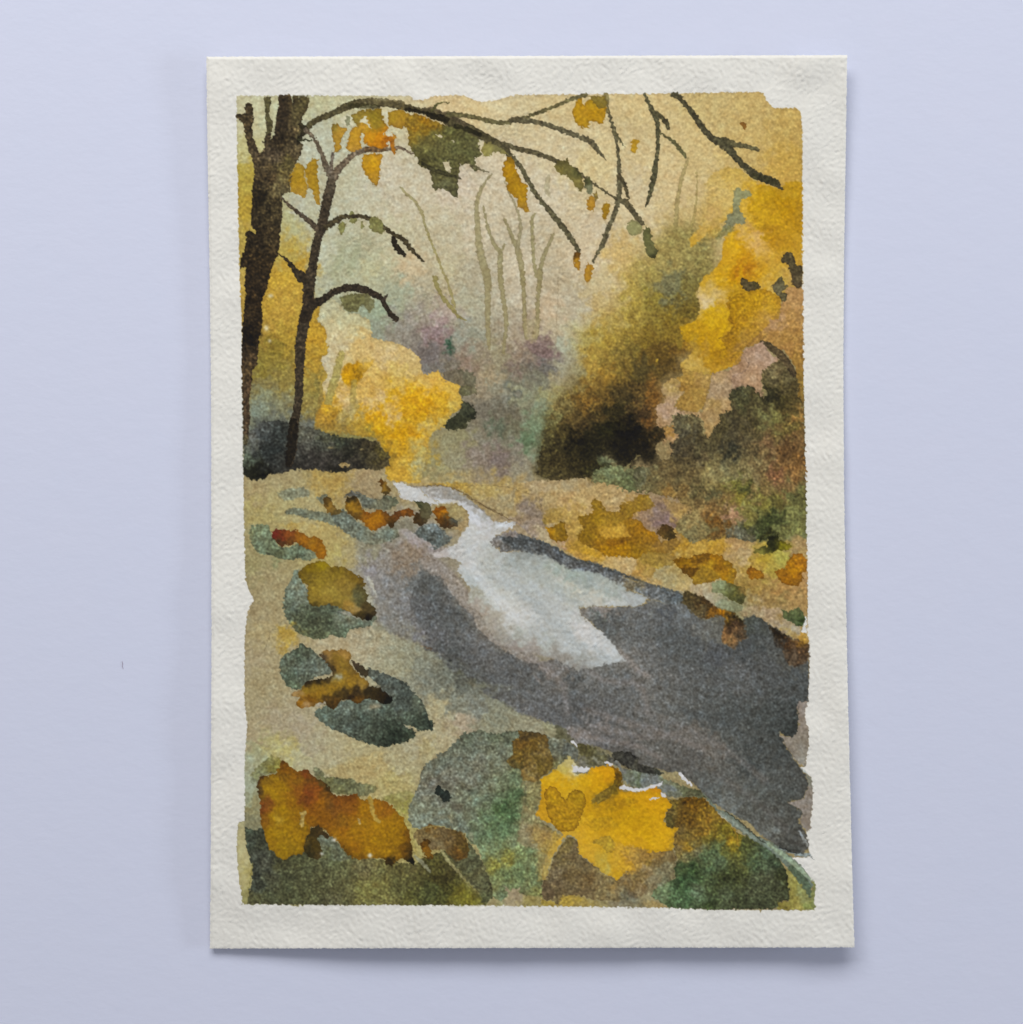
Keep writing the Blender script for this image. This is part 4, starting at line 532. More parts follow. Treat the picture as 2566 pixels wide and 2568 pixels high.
stroke('J', '1650,1390,30 1720,1450,34 1780,1520,24', '#8a8a70', a=.8, soft=3, part='painting')
stroke('K', '240,1030,24 260,1080,20', '#8d8a6c', a=.7, soft=4, part='painting'); stroke('K', '430,1190,40 440,1230,36', '#8a9070', a=.7, soft=4, part='painting')
fill('K', '380,1600 480,1690 560,1822 380,1824 200,1822 260,1720 340,1640', '#6f6726', soft=12, a=.55, edge=0, part='painted_boulder4')
fill('K', '720,1640 780,1690 880,1660 860,1710 920,1740 1060,1745 1050,1832 640,1828 700,1790 780,1740', None, part='painting', soft=4, edge=.03, cols='750,1660#9a9070 830,1750#a09274 780,1800#a39672 950,1790#968a52 680,1810#8e8a5a')
# green moss above the orange leaves (left)
MS = 'painted_moss'
fill('J', '165,700 180,640 260,560 360,480 440,500 450,560 420,610 380,640 250,670 230,730 180,735', None, part=MS, soft=4, edge=.1, cols='350,540#7b7846 250,620#7c7c50 200,700#7d8058 400,580#807838', gran=1.2)
fill('J', '730,610 770,590 830,640 830,670 950,680 1080,690 1140,730 1280,740 1320,780 1250,830 1150,850 1100,830 940,830 870,780 810,700 760,680', None, part=MS, soft=5, edge=.08, cols='760,630#6b6c44 850,700#66643c 1000,720#5d5f3c 1100,760#6a6b40 1200,790#727346 1000,790#6c6c42 1280,770#7f7c4e', gran=1.3)
fill('J', '1430,830 1600,790 1640,850 1590,920 1575,1000 1520,1020 1450,920 1350,870', None, part=MS, soft=6, edge=.05, cols='1500,900#8c864c 1550,850#938b54 1560,950#8f8a46')
blob('J', '420,430,150,50', '#b3a96c', a=.6); blob('J', '150,700,40,80', '#97a285', a=.5)
blob('J', '200,560,60,70', '#a3a67c', a=.3)
# orange leaves
leaves('6', 'J', '230,770 240,700 265,660 330,665 400,640 430,590 450,530 490,535 510,570 560,600 590,630 650,610 700,615 720,660 760,680 800,700 860,740 900,800 930,840 1050,840 1130,825 1160,870 1220,880 1300,870 1360,880 1440,930 1480,980 1550,1040 1560,1100 1600,1160 1610,1260 1630,1300 1620,1380 1645,1430 1640,1470 1570,1430 1540,1400 1480,1430 1450,1460 1390,1465 1380,1410 1250,1400 1130,1415 1050,1380 1010,1330 960,1260 890,1210 860,1170 790,1110 720,1120 690,1190 660,1230 655,1350 640,1370 560,1370 480,1420 420,1400 380,1350 340,1320 300,1200 265,1090 262,1000 262,900 245,830',
       '250,700#4a3010 250,800#4c3814 300,700#7d5e12 400,680#8c6a10 330,780#96720e 450,560#6a4408 480,610#83540c 470,660#6f4e10 560,640#80540c 650,640#75340c 700,700#63360c 600,700#7a5410 800,720#4c3a10 870,770#3c2c0c 450,760#94700c 400,850#94700c 320,920#743c10 290,950#7c3c10 600,800#84480c 700,820#78340e 680,880#6e340e 780,760#8a420c 750,880#83400c 550,900#8a600c 450,950#94700a 380,1050#936e0c 300,1050#85500c 420,1060#a0801c 500,1100#96720c 600,1000#8c640e 700,980#83520e 800,900#95600a 880,920#6a3e12 920,980#6f4614 950,900#7c400c 1050,870#703808 1050,950#83480e 1100,1000#85540c 850,1050#7e500c 700,1080#83560e 650,1130#85640c 350,1180#94700c 450,1250#8f6e0e 550,1300#8c6c10 600,1200#95700c 500,1380#94740e 1000,1080#80500c 1000,1150#8a5a0c 1100,1150#966c0c 950,1220#8c600a 1200,950#966a0a 1150,1080#90690e 1200,1200#92680a 1300,950#945a08 1400,970#8c520a 1350,1100#9c720c 1500,1080#8f680c 1300,1250#966e0a 1450,1150#90690a 1100,1300#93640a 1250,1350#986e0c 1400,1350#946c0c 1500,1250#90690c 1580,1200#704c08 1560,1330#6a480c 1480,1390#8a6410 1600,1350#3c2408 1430,1430#2c1a06 1620,1450#140c04 1150,1380#7a5608 1040,1350#6a4a08')
leaves('7', 'J', '690,1190 720,1130 790,1105 850,1170 880,1210 860,1230 800,1195 780,1200 790,1280 820,1330 800,1400 760,1420 680,1380 650,1330 660,1240', '720,1170#33280c 800,1150#3a2c10 700,1260#4c3c12 750,1300#46380f 700,1350#2e2810 780,1370#4a3a18 850,1200#3c2e14', edge=.08)
stone('6', 'J', '790,1195 830,1210 900,1240 960,1290 1010,1350 1060,1400 1000,1430 850,1420 800,1400 820,1330 800,1270', '820,1230#6c7064 900,1290#646656 950,1350#626450 850,1380#5c5c44')
for s in ('925,1230,22,18', '815,1362,18,14', '1245,1380,22,18'): blob('J', s, '#c4c4b4', a=.95, big=1)
blob('J', '430,1060,40,26', '#b39430', a=.8, big=2)
fill('J', '610,985 680,980 655,1040 650,1110 635,1135 615,1110 625,1040', '#ac9450', soft=2, part='painting')
fill('J', '1125,1040 1150,1050 1165,1080 1150,1100', '#b59c5c', soft=2, part='painting')
stroke('J', '1245,870,44 1262,950,36 1275,1020,36 1310,1070,40 1335,1072,14', '#a5893c', soft=3, part='painting')
stroke('J', '1500,960,16 1560,1040,20 1600,1130,18 1630,1260,30 1650,1350,24', '#a39656', a=.8, soft=3, part='painting')
# yellow leaves
fill('K', '1060,690 1120,660 1200,590 1280,520 1310,480 1350,530 1390,570 1370,620 1350,640 1420,650 1480,640 1500,600 1600,575 1700,570 1780,640 1795,740 1870,790 1930,810 L60,800 L100,790 L200,815 L280,790 L380,750 L455,735 L450,790 L410,820 L460,860 L520,910 L525,930 L460,1000 L450,1070 L480,1120 L580,1130 L540,1190 L535,1290 L520,1335 L380,1350 L300,1350 L200,1310 L100,1300 L60,1340 L140,1420 L190,1470 L210,1510 L80,1530 L60,1600 K1740,1590 K1620,1540 K1560,1480 K1450,1400 K1400,1360 K1380,1230 K1330,1190 K1280,1210 K1220,1300 K1160,1400 K1130,1500 K1110,1590 K1075,1610 K1070,1560 K1100,1400 K1150,1300 K1260,1190 K1180,1100 K1060,1060 K1010,1010 K1040,960 K1060,840',
     None, part='painted_yellow_leaves', soft=2.6, edge=.08, ew=4, flow=5, gran=.5,
     cols='1100,720#c2960c 1150,680#c29a1e 1250,600#b5a556 1300,540#b9ad70 1290,640#b9a552 1370,600#cbc8a8 1320,680#c0a140 1200,720#c4960a 1300,740#c2960e 1450,720#c59a10 1550,620#cb9408 1650,620#cc950a 1700,680#c08a08 1600,750#c79608 1550,700#c8960a 1770,700#76500c 1740,780#6f5a14 1650,840#86681a 1560,890#8a6c20 1080,800#c09216 1070,950#bf9018 1080,1010#c69520 1110,1060#c2941c 1500,900#c3930c 1500,1000#c59814 1450,1050#c39a20 1480,1150#c79a1c 1600,900#b98a0a 1700,950#ab8008 1650,1050#b68a10 1800,850#c2900c 1850,950#bd8f0e 1750,1050#bb900f 1850,1100#c1950f 1600,1120#bb8f16 1450,1280#c69c26 1500,1400#c49a2a 1600,1420#b99c34 1650,1480#b5a048 1700,1450#bf982a 1700,1560#c59c20 1850,1200#c5980f 1800,1300#c29418 1850,1420#c8991e 1250,1230#c8a038 1150,1380#b99a44 1100,1500#b3974c 1350,1200#c49c2c 1750,1530#c59c1c L100,830#c08f12 L200,870#bf8f0a L50,950#b98b0a L150,1000#c3970c L300,900#c5930a L350,950#c7960a L300,1050#c0930c L450,900#c2920c L430,770#ba7c0c L150,1100#c2940c L300,1200#c5980c L450,1180#ca9b10 L100,1200#c4980f L400,1290#c99c14 L500,1230#c59818 L250,1290#c29416 L50,1300#c39820 L100,1450#c79a20 L30,1500#c59a24')
YL = 'painted_heart_leaf'
fill('K', '1090,850 1100,790 1150,755 1200,775 1240,840 1290,890 1310,820 1350,790 1420,795 1470,860 1465,900 1430,1000 1400,1090 1370,1150 1300,1168 1210,1160 1180,1110 1120,1030 1110,920', None, part=YL, soft=2, edge=.35, ew=3, cols='1150,820#a57c10 1200,900#a68012 1380,850#9d7a12 1300,950#aa8216 1200,1000#a88018 1350,1050#a17a14 1250,1100#a67f14 1150,950#a57d16', flow=3, sm=1)
fill('K', '1680,570 1740,590 1790,650 1790,740 1740,800 1680,850 1600,905 1540,915 1500,890 1560,840 1640,780 1710,740 1730,690 1720,630', None, part=YL, soft=2.6, edge=.12, cols='1720,600#74500a 1760,680#5c430c 1740,760#665418 1650,830#7a6420 1560,880#7f6a26')
fill('K', '1515,1265 1600,1210 1680,1200 1720,1260 1730,1340 1650,1355 1610,1290', '#aa8d2c', soft=2.4, a=.9, edge=.18, part=YL)
fill('K', '1460,1100 1550,1040 1680,1030 1760,1120 1640,1130 1550,1160', '#b08a18', soft=4, a=.7, edge=.06, part=YL)
fill('K', '1640,960 1720,900 1850,860 1930,870 1930,900 1800,950 1700,990', '#a07a10', soft=6, a=.6, edge=.05, part='painted_yellow_leaves')
fill('K', '1290,1215 1340,1215 1390,1260 1400,1360 1450,1410 1560,1480 1620,1545 1750,1600 1790,1560 1850,1520 1930,1510 L80,1530 L210,1510 L170,1450 L60,1340 L100,1300 L200,1310 L300,1350 L400,1350 L530,1330 L560,1400 L540,1600 L330,1700 L200,1760 L0,1800 K1700,1780 K1560,1780 K1420,1740 K1300,1740 K1250,1760 K1210,1825 K1170,1780 K1100,1780 K1060,1730 K1080,1620 K1130,1560 K1160,1420 K1220,1320', None,
     part='painted_brown_rock', soft=3.5, edge=.1, gran=1.3, flow=6,
     cols='L60,1370#b08c34 L150,1330#a5853a L130,1430#9c7d38 L40,1340#b8922e K1320,1260#6b5c30 1350,1350#6c5c3c 1300,1450#6b5f3e 1250,1350#6f5f34 1200,1550#6d6044 1350,1550#6c5a34 1450,1450#6a5c3c 1500,1600#6b5630 1150,1700#66553a 1100,1720#655438 1200,1760#6a5c38 1300,1650#6b5c3c 1450,1700#6b5a3a 1600,1600#7d6e48 1600,1720#7e6f46 1700,1650#8f7a48 1750,1720#83724c 1850,1600#7a6138 1850,1700#78684c 1900,1560#705c34 L100,1600#6f6040 L100,1700#706848 L200,1600#786234 L250,1680#857450 L300,1500#8f7c54 L300,1400#866c30 L250,1350#7a6228 L200,1430#85703c L150,1380#8a7442 L400,1400#6c5a34 L450,1500#767052 L500,1380#76643c L450,1650#6f7050 L350,1600#857c5c L150,1650#7c683c L50,1760#7a7450')
fill('K', '1250,1745 1320,1735 1420,1745 1560,1785 1700,1790 1930,1780 L0,1790 L200,1760 L400,1800 L480,1845 L0,1840 K1200,1832 K1060,1828 K1060,1760 K1110,1790 K1180,1790 K1210,1825', None, part='painting', soft=5, edge=.03, cols='1300,1780#a58d3c 1450,1790#998648 1150,1810#9f8b40 1600,1800#8f8354 1800,1790#77735a L50,1800#86795a L200,1790#7f7a5c L350,1820#a08d5c L450,1840#9f8c5a')
fill('L', '0,1270 100,1285 200,1300 330,1345 470,1345 420,1400 300,1420 230,1500 190,1540 100,1540 0,1500', None, part='painted_yellow_leaves', soft=10, a=.72, edge=.03, rough=1.8, cols='60,1370#bc9430 160,1350#ad8634 250,1380#94743a 380,1370#8a6d38 180,1450#a5823a 60,1450#c29a2a')
fill('K', '1000,1130 1240,1190 1200,1290 1150,1400 1110,1590 1040,1600 1020,1450 1050,1320 980,1230', None, part='painted_boulder5', soft=14, a=.7, edge=0, rough=1.6, cols='1100,1200#9a8048 1150,1280#a58a3c 1060,1400#8f8250 1080,1550#98884e 1200,1230#b39238')
fill('L', '420,1080 560,1110 600,1180 560,1250 520,1340 460,1340 520,1220 540,1150', '#a07e28', soft=8, a=.6, edge=.04, rough=1.8, part='painted_boulder7')
blob('K', '1850,1750,60,40', '#6a6c60', a=.5); blob('K', '1650,1500,50,60', '#b5a653', a=.5)
blob('K', '1835,1765,12,12', '#383b30', a=.8, big=0)
# brown + green boulder at lower right
stone('7', 'L', '480,870 560,880 640,850 720,860 800,860 880,940 950,1010 1030,1090 1120,1180 1280,1240 1330,1270 1450,1370 1520,1470 1560,1560 1560,1620 1578,1700 1575,1780 1480,1790 1465,1845 1400,1860 900,1862 650,1856 500,1848 420,1800 340,1740 350,1690 470,1620 550,1590 545,1480 570,1420 540,1330 540,1200 580,1130 480,1130 455,1060 470,990 530,930',
      '520,900#6c5a28 650,900#4c3008 760,900#5e420e 600,960#6b5424 700,960#674814 500,1000#5f4e28 480,1080#4c4320 580,1060#5a4218 680,1040#604414 800,1000#7b5c1c 850,1050#876624 700,1120#5a4218 600,1150#66522c 600,1250#785e2c 800,1150#7a5a20 700,1230#7c6430 650,1290#a07c28 850,1200#6f6228 750,1350#716a50 650,1380#6a6040 560,1300#78623c 650,1480#3f5230 700,1500#2f4020 800,1400#4c6040 900,1350#4d5f40 950,1420#566a50 850,1500#45573a 950,1280#545c30 900,1150#7a6220 1000,1150#6b5c1c 1050,1250#a07c20 1080,1300#8a7422 1000,1350#5c5c2c 1100,1200#5a5018 1150,1300#444a20 1200,1250#45481c 1250,1350#48502a 1150,1450#5a5a30 1100,1550#3d3e1c 1000,1550#33371c 1250,1450#42553c 1350,1350#47604a 1350,1480#4a5840 1450,1450#343f2e 1400,1550#4d503c 1500,1530#33361f 1540,1620#33331f 1450,1650#44452f 1300,1600#4b4d36 1250,1700#474a34 1500,1750#40422c 1350,1800#3f422c 1150,1800#383c26 1000,1750#474e36 900,1650#404828 850,1820#34401f 700,1600#3a5430 600,1600#354e2c 600,1700#3c5a34 650,1780#44603e 550,1750#4a6540 750,1700#596850 800,1780#4c5c40 500,1700#526640 420,1750#6a7a54 500,1820#3f5330 450,1650#6f7a50')
stroke('L', '1065,1130,16 1110,1200,20 1110,1290,14', '#a8862c', a=.7, soft=4, part='painted_boulder7')
blob('L', '700,1500,60,40 640,1590,60,50', '#27401c', a=.45)
# wet edges between rock and water at the foot of the pool
fill('K', '1380,385 1440,380 1500,395 1560,430 1640,460 1700,500 1780,560 1800,640 L80,600 L230,620 L380,640 L450,690 L560,730 L700,780 L780,800 L830,870 L700,850 L600,860 L480,850 L420,790 L340,740 L250,780 L160,760 L80,700 L60,620 K1750,570 K1690,550 K1640,570 K1540,580 K1420,590 K1390,540 K1420,480',
     None, part='painted_mossy_edge', soft=3.5, edge=.06, gran=1.2, cols='1440,420#4a4424 1500,480#54502c 1600,520#4f4a2c 1440,540#747064 1560,560#7a7868 1700,520#4c4a44 1780,580#6c6c68 L60,560#7c8488 L150,650#6a7058 L200,700#55603a L280,720#6f7878 L340,690#6a7478 L120,700#6f7870 L480,660#6d7454 L560,740#6d7048 L620,780#5e6238 L720,800#4c5030 L500,800#6b7274 L560,830#6a6c5a L700,840#57553a')
fill('L', '0,455 60,440 160,450 180,520 260,570 400,610 450,640 400,660 260,640 160,610 60,540 0,530', None, part=RV, soft=4, edge=.08, cols='40,470#15130d 120,510#2e2a24 250,590#34322e 400,640#33362e', gran=1.4)
fill('K', '1700,450 1760,450 1850,450 1930,500 1930,620 1820,590 1760,540 1700,490', None, part=RV, soft=4, edge=.08, cols='1750,480#3a3832 1850,480#201f20 1850,560#34322f 1920,580#48463c', gran=1.4)
fill('K', '1190,200 1280,230 1320,300 1380,380 1340,370 1250,330 1180,340 1200,280', '#54523a', soft=4, a=.7, edge=.05, part='painted_mossy_edge')
stroke('K', '1170,330,26 1215,350,24', '#8e9580', a=.8, soft=3, part='painting')
# reserved whites
WL = 'painted_white_highlight'
for s in ('K1340,360,22 K1360,368,24 K1385,392,10', 'K1350,580,20 K1380,595,50 K1365,620,30', 'K1410,610,44 K1450,610,54 K1490,600,24', 'K1640,545,24 K1675,552,30 K1700,570,10', 'K1800,760,24 K1850,780,32 K1930,795,30 L60,770,26', 'L80,760,24 L160,790,34 L250,790,30 L330,765,26 L430,735,20', 'L420,820,18 L440,835,26 L455,850,14', 'L330,875,12 L365,862,22 L400,860,12', 'L590,640,20 L640,700,30 L690,745,26'):
    stroke('K', s, '#c8c9cb', soft=2.2, edge=.03, part=WL, gran=.1)
stroke('L', '930,985,8 960,1020,16 1000,1060,10', '#b4b4a2', soft=2.2, part=WL)
blob('L', '1660,485,36,18', '#d8dad6', a=.95, big=1); blob('L', '1620,500,20,10', '#cfd0cc', a=.7, big=1)
# stem along the pool
ST = 'painted_green_stem'
stroke('L', '800,820,14 850,880,26 920,970,20 980,1000,44 1080,1080,66 1160,1150,56 1270,1230,44 1400,1290,70 1500,1370,90 1600,1460,90 1680,1540,96 1750,1640,70', '#66796a', soft=3, part=ST, gran=.8)
stroke('L', '960,1000,30 1080,1090,34 1180,1170,22 1280,1245,14', '#8a9b8e', a=.7, soft=4, part=ST)
stroke('L', '1000,985,10 1100,1050,14 1180,1120,14 1300,1230,10 1400,1290,8', '#2c332e', a=.8, soft=2.5, part=ST)
stroke('L', '1380,1270,30 1500,1360,40 1600,1440,44 1680,1510,40 1770,1600,20', '#8fa780', a=.85, soft=4, part=ST)
stroke('L', '1590,1500,60 1680,1590,86 1740,1680,76 1760,1740,40', '#4f6348', a=.9, soft=3, part=ST)
fill('L', '1530,1500 1580,1520 1640,1600 1720,1700 1750,1760 1790,1770 1798,1865 1700,1868 1465,1862 1470,1795 1570,1790 1578,1700 1556,1620 1560,1560', None, part=ST, soft=2.6, edge=.1, cols='1560,1540#9a9454 1620,1650#938d48 1700,1750#8b9048 1760,1830#7f8a36 1600,1800#8a8140 1500,1830#7a7034 1660,1840#a09650')
stroke('L', '1790,1620,24 1800,1660,26 1780,1740,34 1790,1840,24', '#7f8a40', a=.9, soft=3, part=ST)
stroke('L', '1480,1310,14 1600,1360,16 1700,1375,40 1752,1370,30', '#7c8e94', soft=4, a=.9, part=RV)
stroke('L', '1660,1160,20 1700,1220,34 1735,1290,16', '#98a5a6', soft=5, a=.85, part=RV)
stroke('L', '1480,1300,10 1550,1330,18 1620,1355,12 1700,1362,6', '#1e2326', soft=3, a=.8, part=RV)
stroke('L', '1755,1385,8 1790,1412,4', '#5b6a70', soft=2, part=RV)
# pale rim of first wash showing at the right edge of the pool
fill('L', '1650,0 1738,0 1712,100 1722,180 1745,260 1748,400 1728,480 1722,575 1680,570 1640,540 1560,420 1480,290 1590,325 1640,280 1662,200 1648,100', None, part='painting', soft=2.6, edge=.08, gran=.8, cols='1690,50#8b8078 1690,200#85796e 1650,350#857c70 1600,400#867d72 1700,500#908a80 1700,350#80766a 1520,320#8f8478', flow=3)
fill('L', '1720,650 1768,675 1784,800 1780,920 1765,1060 1758,1150 1725,1160 1670,1080 1690,980 1560,905 1700,870 1745,740', None, part='painting', soft=2.6, edge=.08, gran=.8, cols='1750,800#857b72 1740,950#82786f 1720,1080#857a70 1620,930#8f8680 1750,700#7f8070')
stroke('L', '1680,600,10 1740,650,8', '#93a6a4', a=.7, soft=3, part=RV)
fill('S', '2022,1546 2014,1572 2010,1582 2024,1590', '#d2d3ce', soft=2, edge=0, a=1, gran=0)

# ---------------------------------------------------------------- trees in the foreground (dark, crisp)
TR_ = 'painted_tree_trunk'
TC = 'A540,250#2a2118 A550,400#2b241c A700,400#48402a A720,200#40391f A600,180#332a1c A650,650#3a3326 A550,560#221c14 A450,700#372f26 A600,800#3f3a20 A400,900#2f271c A550,1000#46402a A400,1200#2b251a A330,1100#17120c A450,1500#2e261a A350,1500#1d1711 A400,1700#241c12 A330,1800#150f0a A600,900#4c4527 D250,50#241c13 D200,200#1a130d D200,400#221a12 D250,450#20180f D150,600#0c0806 D170,750#2e241a D150,900#33291c D130,1050#362a20 D130,1200#352a20 D130,1400#382e24 D120,1560#3c3a2c'
fill('A', '515,140 620,135 640,180 645,225 655,150 690,145 700,165 780,145 803,200 790,260 745,330 725,400 740,440 690,530 705,560 745,600 735,660 700,740 670,800 640,860 620,950 625,1050 560,1060 545,1100 550,1280 530,1400 525,1560 505,1640 470,1700 440,1800 415,1930 D345,0 D325,150 D290,220 D270,300 D280,420 D275,500 D250,600 D240,740 D230,840 D190,900 D185,1000 D160,1150 D170,1300 D155,1480 D140,1560 D110,1560 D95,900 D95,700 D100,500 D112,400 D118,300 D130,200 D120,150 D125,0 A200,1900 A210,1740 A155,1760 A160,1680 A190,1600 A215,1500 A205,1430 A240,1395 A310,1440 A300,1400 A260,1370 A262,1250 A270,1000 A290,900 A285,800 A270,730 A240,680 A215,560 A195,470 A185,400 A150,385 A115,345 A130,320 A210,310 A195,255 A225,212 A270,225 A280,290 A280,400 A268,460 A280,540 A310,620 A340,690 A380,650 A378,560 A400,500 A400,420 A388,330 A395,250 A380,160 A440,160 A445,220 A425,270 A430,330 A465,400 A450,470 A440,560 A480,500 A490,350 A510,250',
     None, part=TR_, soft=2.4, edge=.22, ew=4, rough=.8, cols=TC, flow=5, gran=2.0, tone=(1.33, 1.28, 1.20))
# olive tint on the thin twigs of the big tree
fill('A', '385,165 440,165 440,220 425,280 430,330 462,400 445,480 400,520 405,420 390,330', '#55512f', soft=3, a=.85, edge=.1, part=TR_)
fill('A', '650,150 785,145 800,200 740,330 700,440 630,430 625,340 640,240', '#453f24', soft=6, a=.6, edge=.1, part=TR_)
fill('A', '470,520 500,380 520,260 530,160 600,150 620,320 600,430 560,560 480,600 440,620', '#231b14', soft=10, a=.5, edge=0, part=TR_)
blob('D', '190,560,80,120', '#120c08', a=.45); blob('A', '330,1300,60,150', '#1c150e', a=.35); blob('A', '560,620,60,60', '#221a12', a=.3)
# big arching bough
BO = 'painted_bough'
def bo(t, s, col, **k): stroke(t, s, col, soft=2.2, edge=.15, part=k.pop('part', BO), gran=k.pop('gran', 1.3), **k)
bo('A', '690,540,40 750,470,60 800,420,56 870,370,56 980,330,56 1080,280,66 1180,235,80 1260,220,80 1350,200,60 1450,220,56 1560,225,60 1680,250,66 1800,280,50 1930,300,60 B60,310,90 B200,350,100 B300,400,100 B430,460,100 B560,530,90 B680,590,80 B760,640,80 B800,690,56', '#4b4429')
bo('A', '1280,215,60 1340,200,70 1450,205,66 1560,215,70 1660,230,70', '#5c5233', a=.8)
bo('A', '1180,240,40 1270,240,60 1440,250,40', '#2f2a14', a=.7)
bo('A', '1700,270,40 1930,320,30 B60,330,50 B150,350,60 B220,370,60', '#191409', a=.85)
bo('B', '300,430,40 420,460,50 540,515,36', '#1d1a0c', a=.8)
bo('B', '0,275,30 100,265,40 150,300,30 280,340,50 400,420,40', '#50452f', a=.8)
bo('A', '720,420,40 770,460,56 700,560,40 690,600,20', '#2a2416')
bo('A', '700,560,20 780,560,20 820,570,12', '#363620')
bo('B', '90,280,30 130,230,24 190,205,14 240,210,12', '#58552c')
# branches to the right
bo('B', '240,320,56 380,330,40 540,360,44 680,400,40 800,400,40 870,370,44 960,350,36 1070,310,36 1250,240,36 1380,180,36 1480,150,40 1530,140,30', '#57512f', a=.92)
bo('B', '830,375,56 900,380,60 1000,380,44 1130,410,44 1250,450,44 1330,480,56 1460,530,46 1560,565,60 1610,630,50 1660,690,34 1705,740,8', '#575138', a=.95)
bo('B', '760,600,50 870,640,44 960,655,44 1080,690,52 1180,725,44 1260,760,44 1330,790,50 1450,860,36 1540,930,22 1640,1000,20 1740,1070,18 1830,1120,40 1900,1150,60 C100,1130,60 C160,1200,50 C220,1290,50 C270,1340,40', '#4e472e', a=.95)
bo('B', '800,690,50 850,730,40 930,840,46 990,950,44 1040,1050,44 1150,1180,44 1230,1280,56 1330,1400,56 1400,1500,46 1450,1590,36', '#4f4a30', a=.95)
bo('B', '1730,250,20 1740,340,24 1790,490,44 1810,600,24 1825,720,30 1830,860,44 1835,960,56 1830,1100,44 1780,1270,44 1720,1400,44 1680,1530,48 1620,1620,28 1585,1700,16', '#524d34', a=.92)
bo('B', '1790,490,30 1840,570,24 1885,625,8', '#5a5637')
bo('C', '45,890,40 90,950,40 120,1040,36 135,1110,24', '#51492f')
bo('C', '285,130,26 320,210,30 365,300,56 405,370,50 410,500,40 410,650,36 385,800,50 365,950,60 330,1080,36 300,1180,12', '#4e4a33')
bo('C', '365,300,60 440,340,40 490,400,50 505,450,36', '#474229')
bo('C', '425,490,20 490,530,24 560,580,40 620,650,40 670,720,24', '#5a5633')
bo('C', '550,140,50 600,150,56 640,200,44 710,280,50 780,380,56 850,480,56 930,560,60 1010,590,90 1080,650,80 1130,720,60 1220,810,56 1300,880,80 1400,920,70 1500,950,80 1540,1000,30 1580,1020,10', '#46412a')
bo('C', '1010,570,80 1120,600,60 1230,620,40 1340,650,40', '#4c482e', a=.9)
bo('C', '1300,890,50 1400,920,50 1500,950,60', '#2b2814', a=.6)
bo('B', '1705,150,60 1710,230,50 1725,300,30', '#685c30', a=.8)
# sapling
SP = 'painted_sapling'
def sp(t, s, col='#372d22', **k): stroke(t, s, col, soft=2.2, edge=.15, part=SP, gran=1.6, rough=k.pop('rough', .8), **k)
sp('A', '1000,890,50 1010,960,90 985,1050,100 960,1150,90 935,1280,90 915,1380,96 870,1500,80 850,1620,84 830,1760,84 810,1900,90 D715,0,80 D700,90,110 D690,200,100 D690,330,110 D665,420,110 D640,520,100 D620,640,100 D615,800,84 D610,950,76 D608,1100,76 D590,1250,70 D565,1350,84 D550,1500,96 D540,1620,90 D520,1730,60')
sp('A', '1000,900,50 1010,960,80 985,1050,90', '#4f4436', a=.7)
sp('D', '560,1350,70 548,1500,90 535,1620,84 512,1735,50', '#120d09', a=.8)
sp('D', '690,200,90 690,330,100 655,420,100', '#241a12', a=.6)
sp('A', '770,470,44 830,520,34 880,610,36 930,720,44 960,820,60 1000,890,60', '#5d5142')
sp('A', '1020,680,34 1010,760,30 1000,860,34', '#6f6352')
sp('A', '1040,900,70 1070,830,64 1140,760,54 1220,690,50 1300,655,50 1400,640,56 1500,645,50 1560,640,36 1650,630,32 1700,660,24 1770,690,14', '#6a5c48')
sp('A', '1330,650,50 1420,650,60 1500,645,44', '#5f4320', a=.7)
sp('A', '545,1100,16 600,1160,30 700,1240,34 790,1310,50 860,1370,56 890,1430,50', '#4b3f32')
sp('A', '960,1370,56 1050,1310,60 1110,1275,50 1200,1270,40 1300,1270,40 1380,1300,44 1480,1360,40 1570,1430,40 1680,1480,50 1740,1570,44 1860,1690,18', '#3e3523')
sp('A', '520,1620,14 610,1690,30 670,1780,60 730,1880,70 D620,0,60 D660,90,60', '#30261b')
sp('D', '720,300,90 800,270,70 870,220,60 950,170,60 1080,140,70 1180,160,66 1270,200,64 1350,240,50 1390,330,40 1440,400,50 1480,430,50', '#2c231b')
sp('D', '1360,260,26 1395,215,22', '#3c322a')
stroke('A', '1580,1480,44 1610,1560,60 1650,1600,60 1700,1640,14', '#231c14', soft=2.2, part='painted_dark_leaf', gran=1)
# twig leaves of the sapling
def gl(t, s, col, **k): fill(t, s, col, soft=2.2, edge=.18, ew=3, part='painted_green_leaves', **k)
gl('A', '1065,1340 1100,1310 1150,1350 1130,1420 1090,1445 1070,1400', '#7c7a42', sm=1); gl('A', '1175,1290 1250,1285 1250,1330 1180,1335', '#7b7b44', sm=1)
gl('A', '1275,1310 1310,1315 1310,1390 1275,1370', '#84844e', sm=1); gl('A', '1170,1235 1215,1220 1220,1260 1180,1265', '#7d7d48', sm=1)
gl('A', '1355,1370 1370,1280 1430,1270 1480,1310 1500,1400 1480,1440 1400,1420', '#75733c', a=.9, sm=1)
fill('D', '970,230 1080,200 1220,200 1280,260 1290,330 1230,380 1200,320 1150,310 1140,360 1060,370 1000,320', None, part='painted_green_leaves', soft=3.5, edge=.1, cols='1020,260#6e6c40 1150,240#5f5c34 1250,300#6f6d48 1050,330#66643c', gran=1.1)
fill('D', '1150,310 1190,300 1230,370 1180,390 1140,370', '#8e9a76', soft=4, a=.6, edge=0, part='painting')
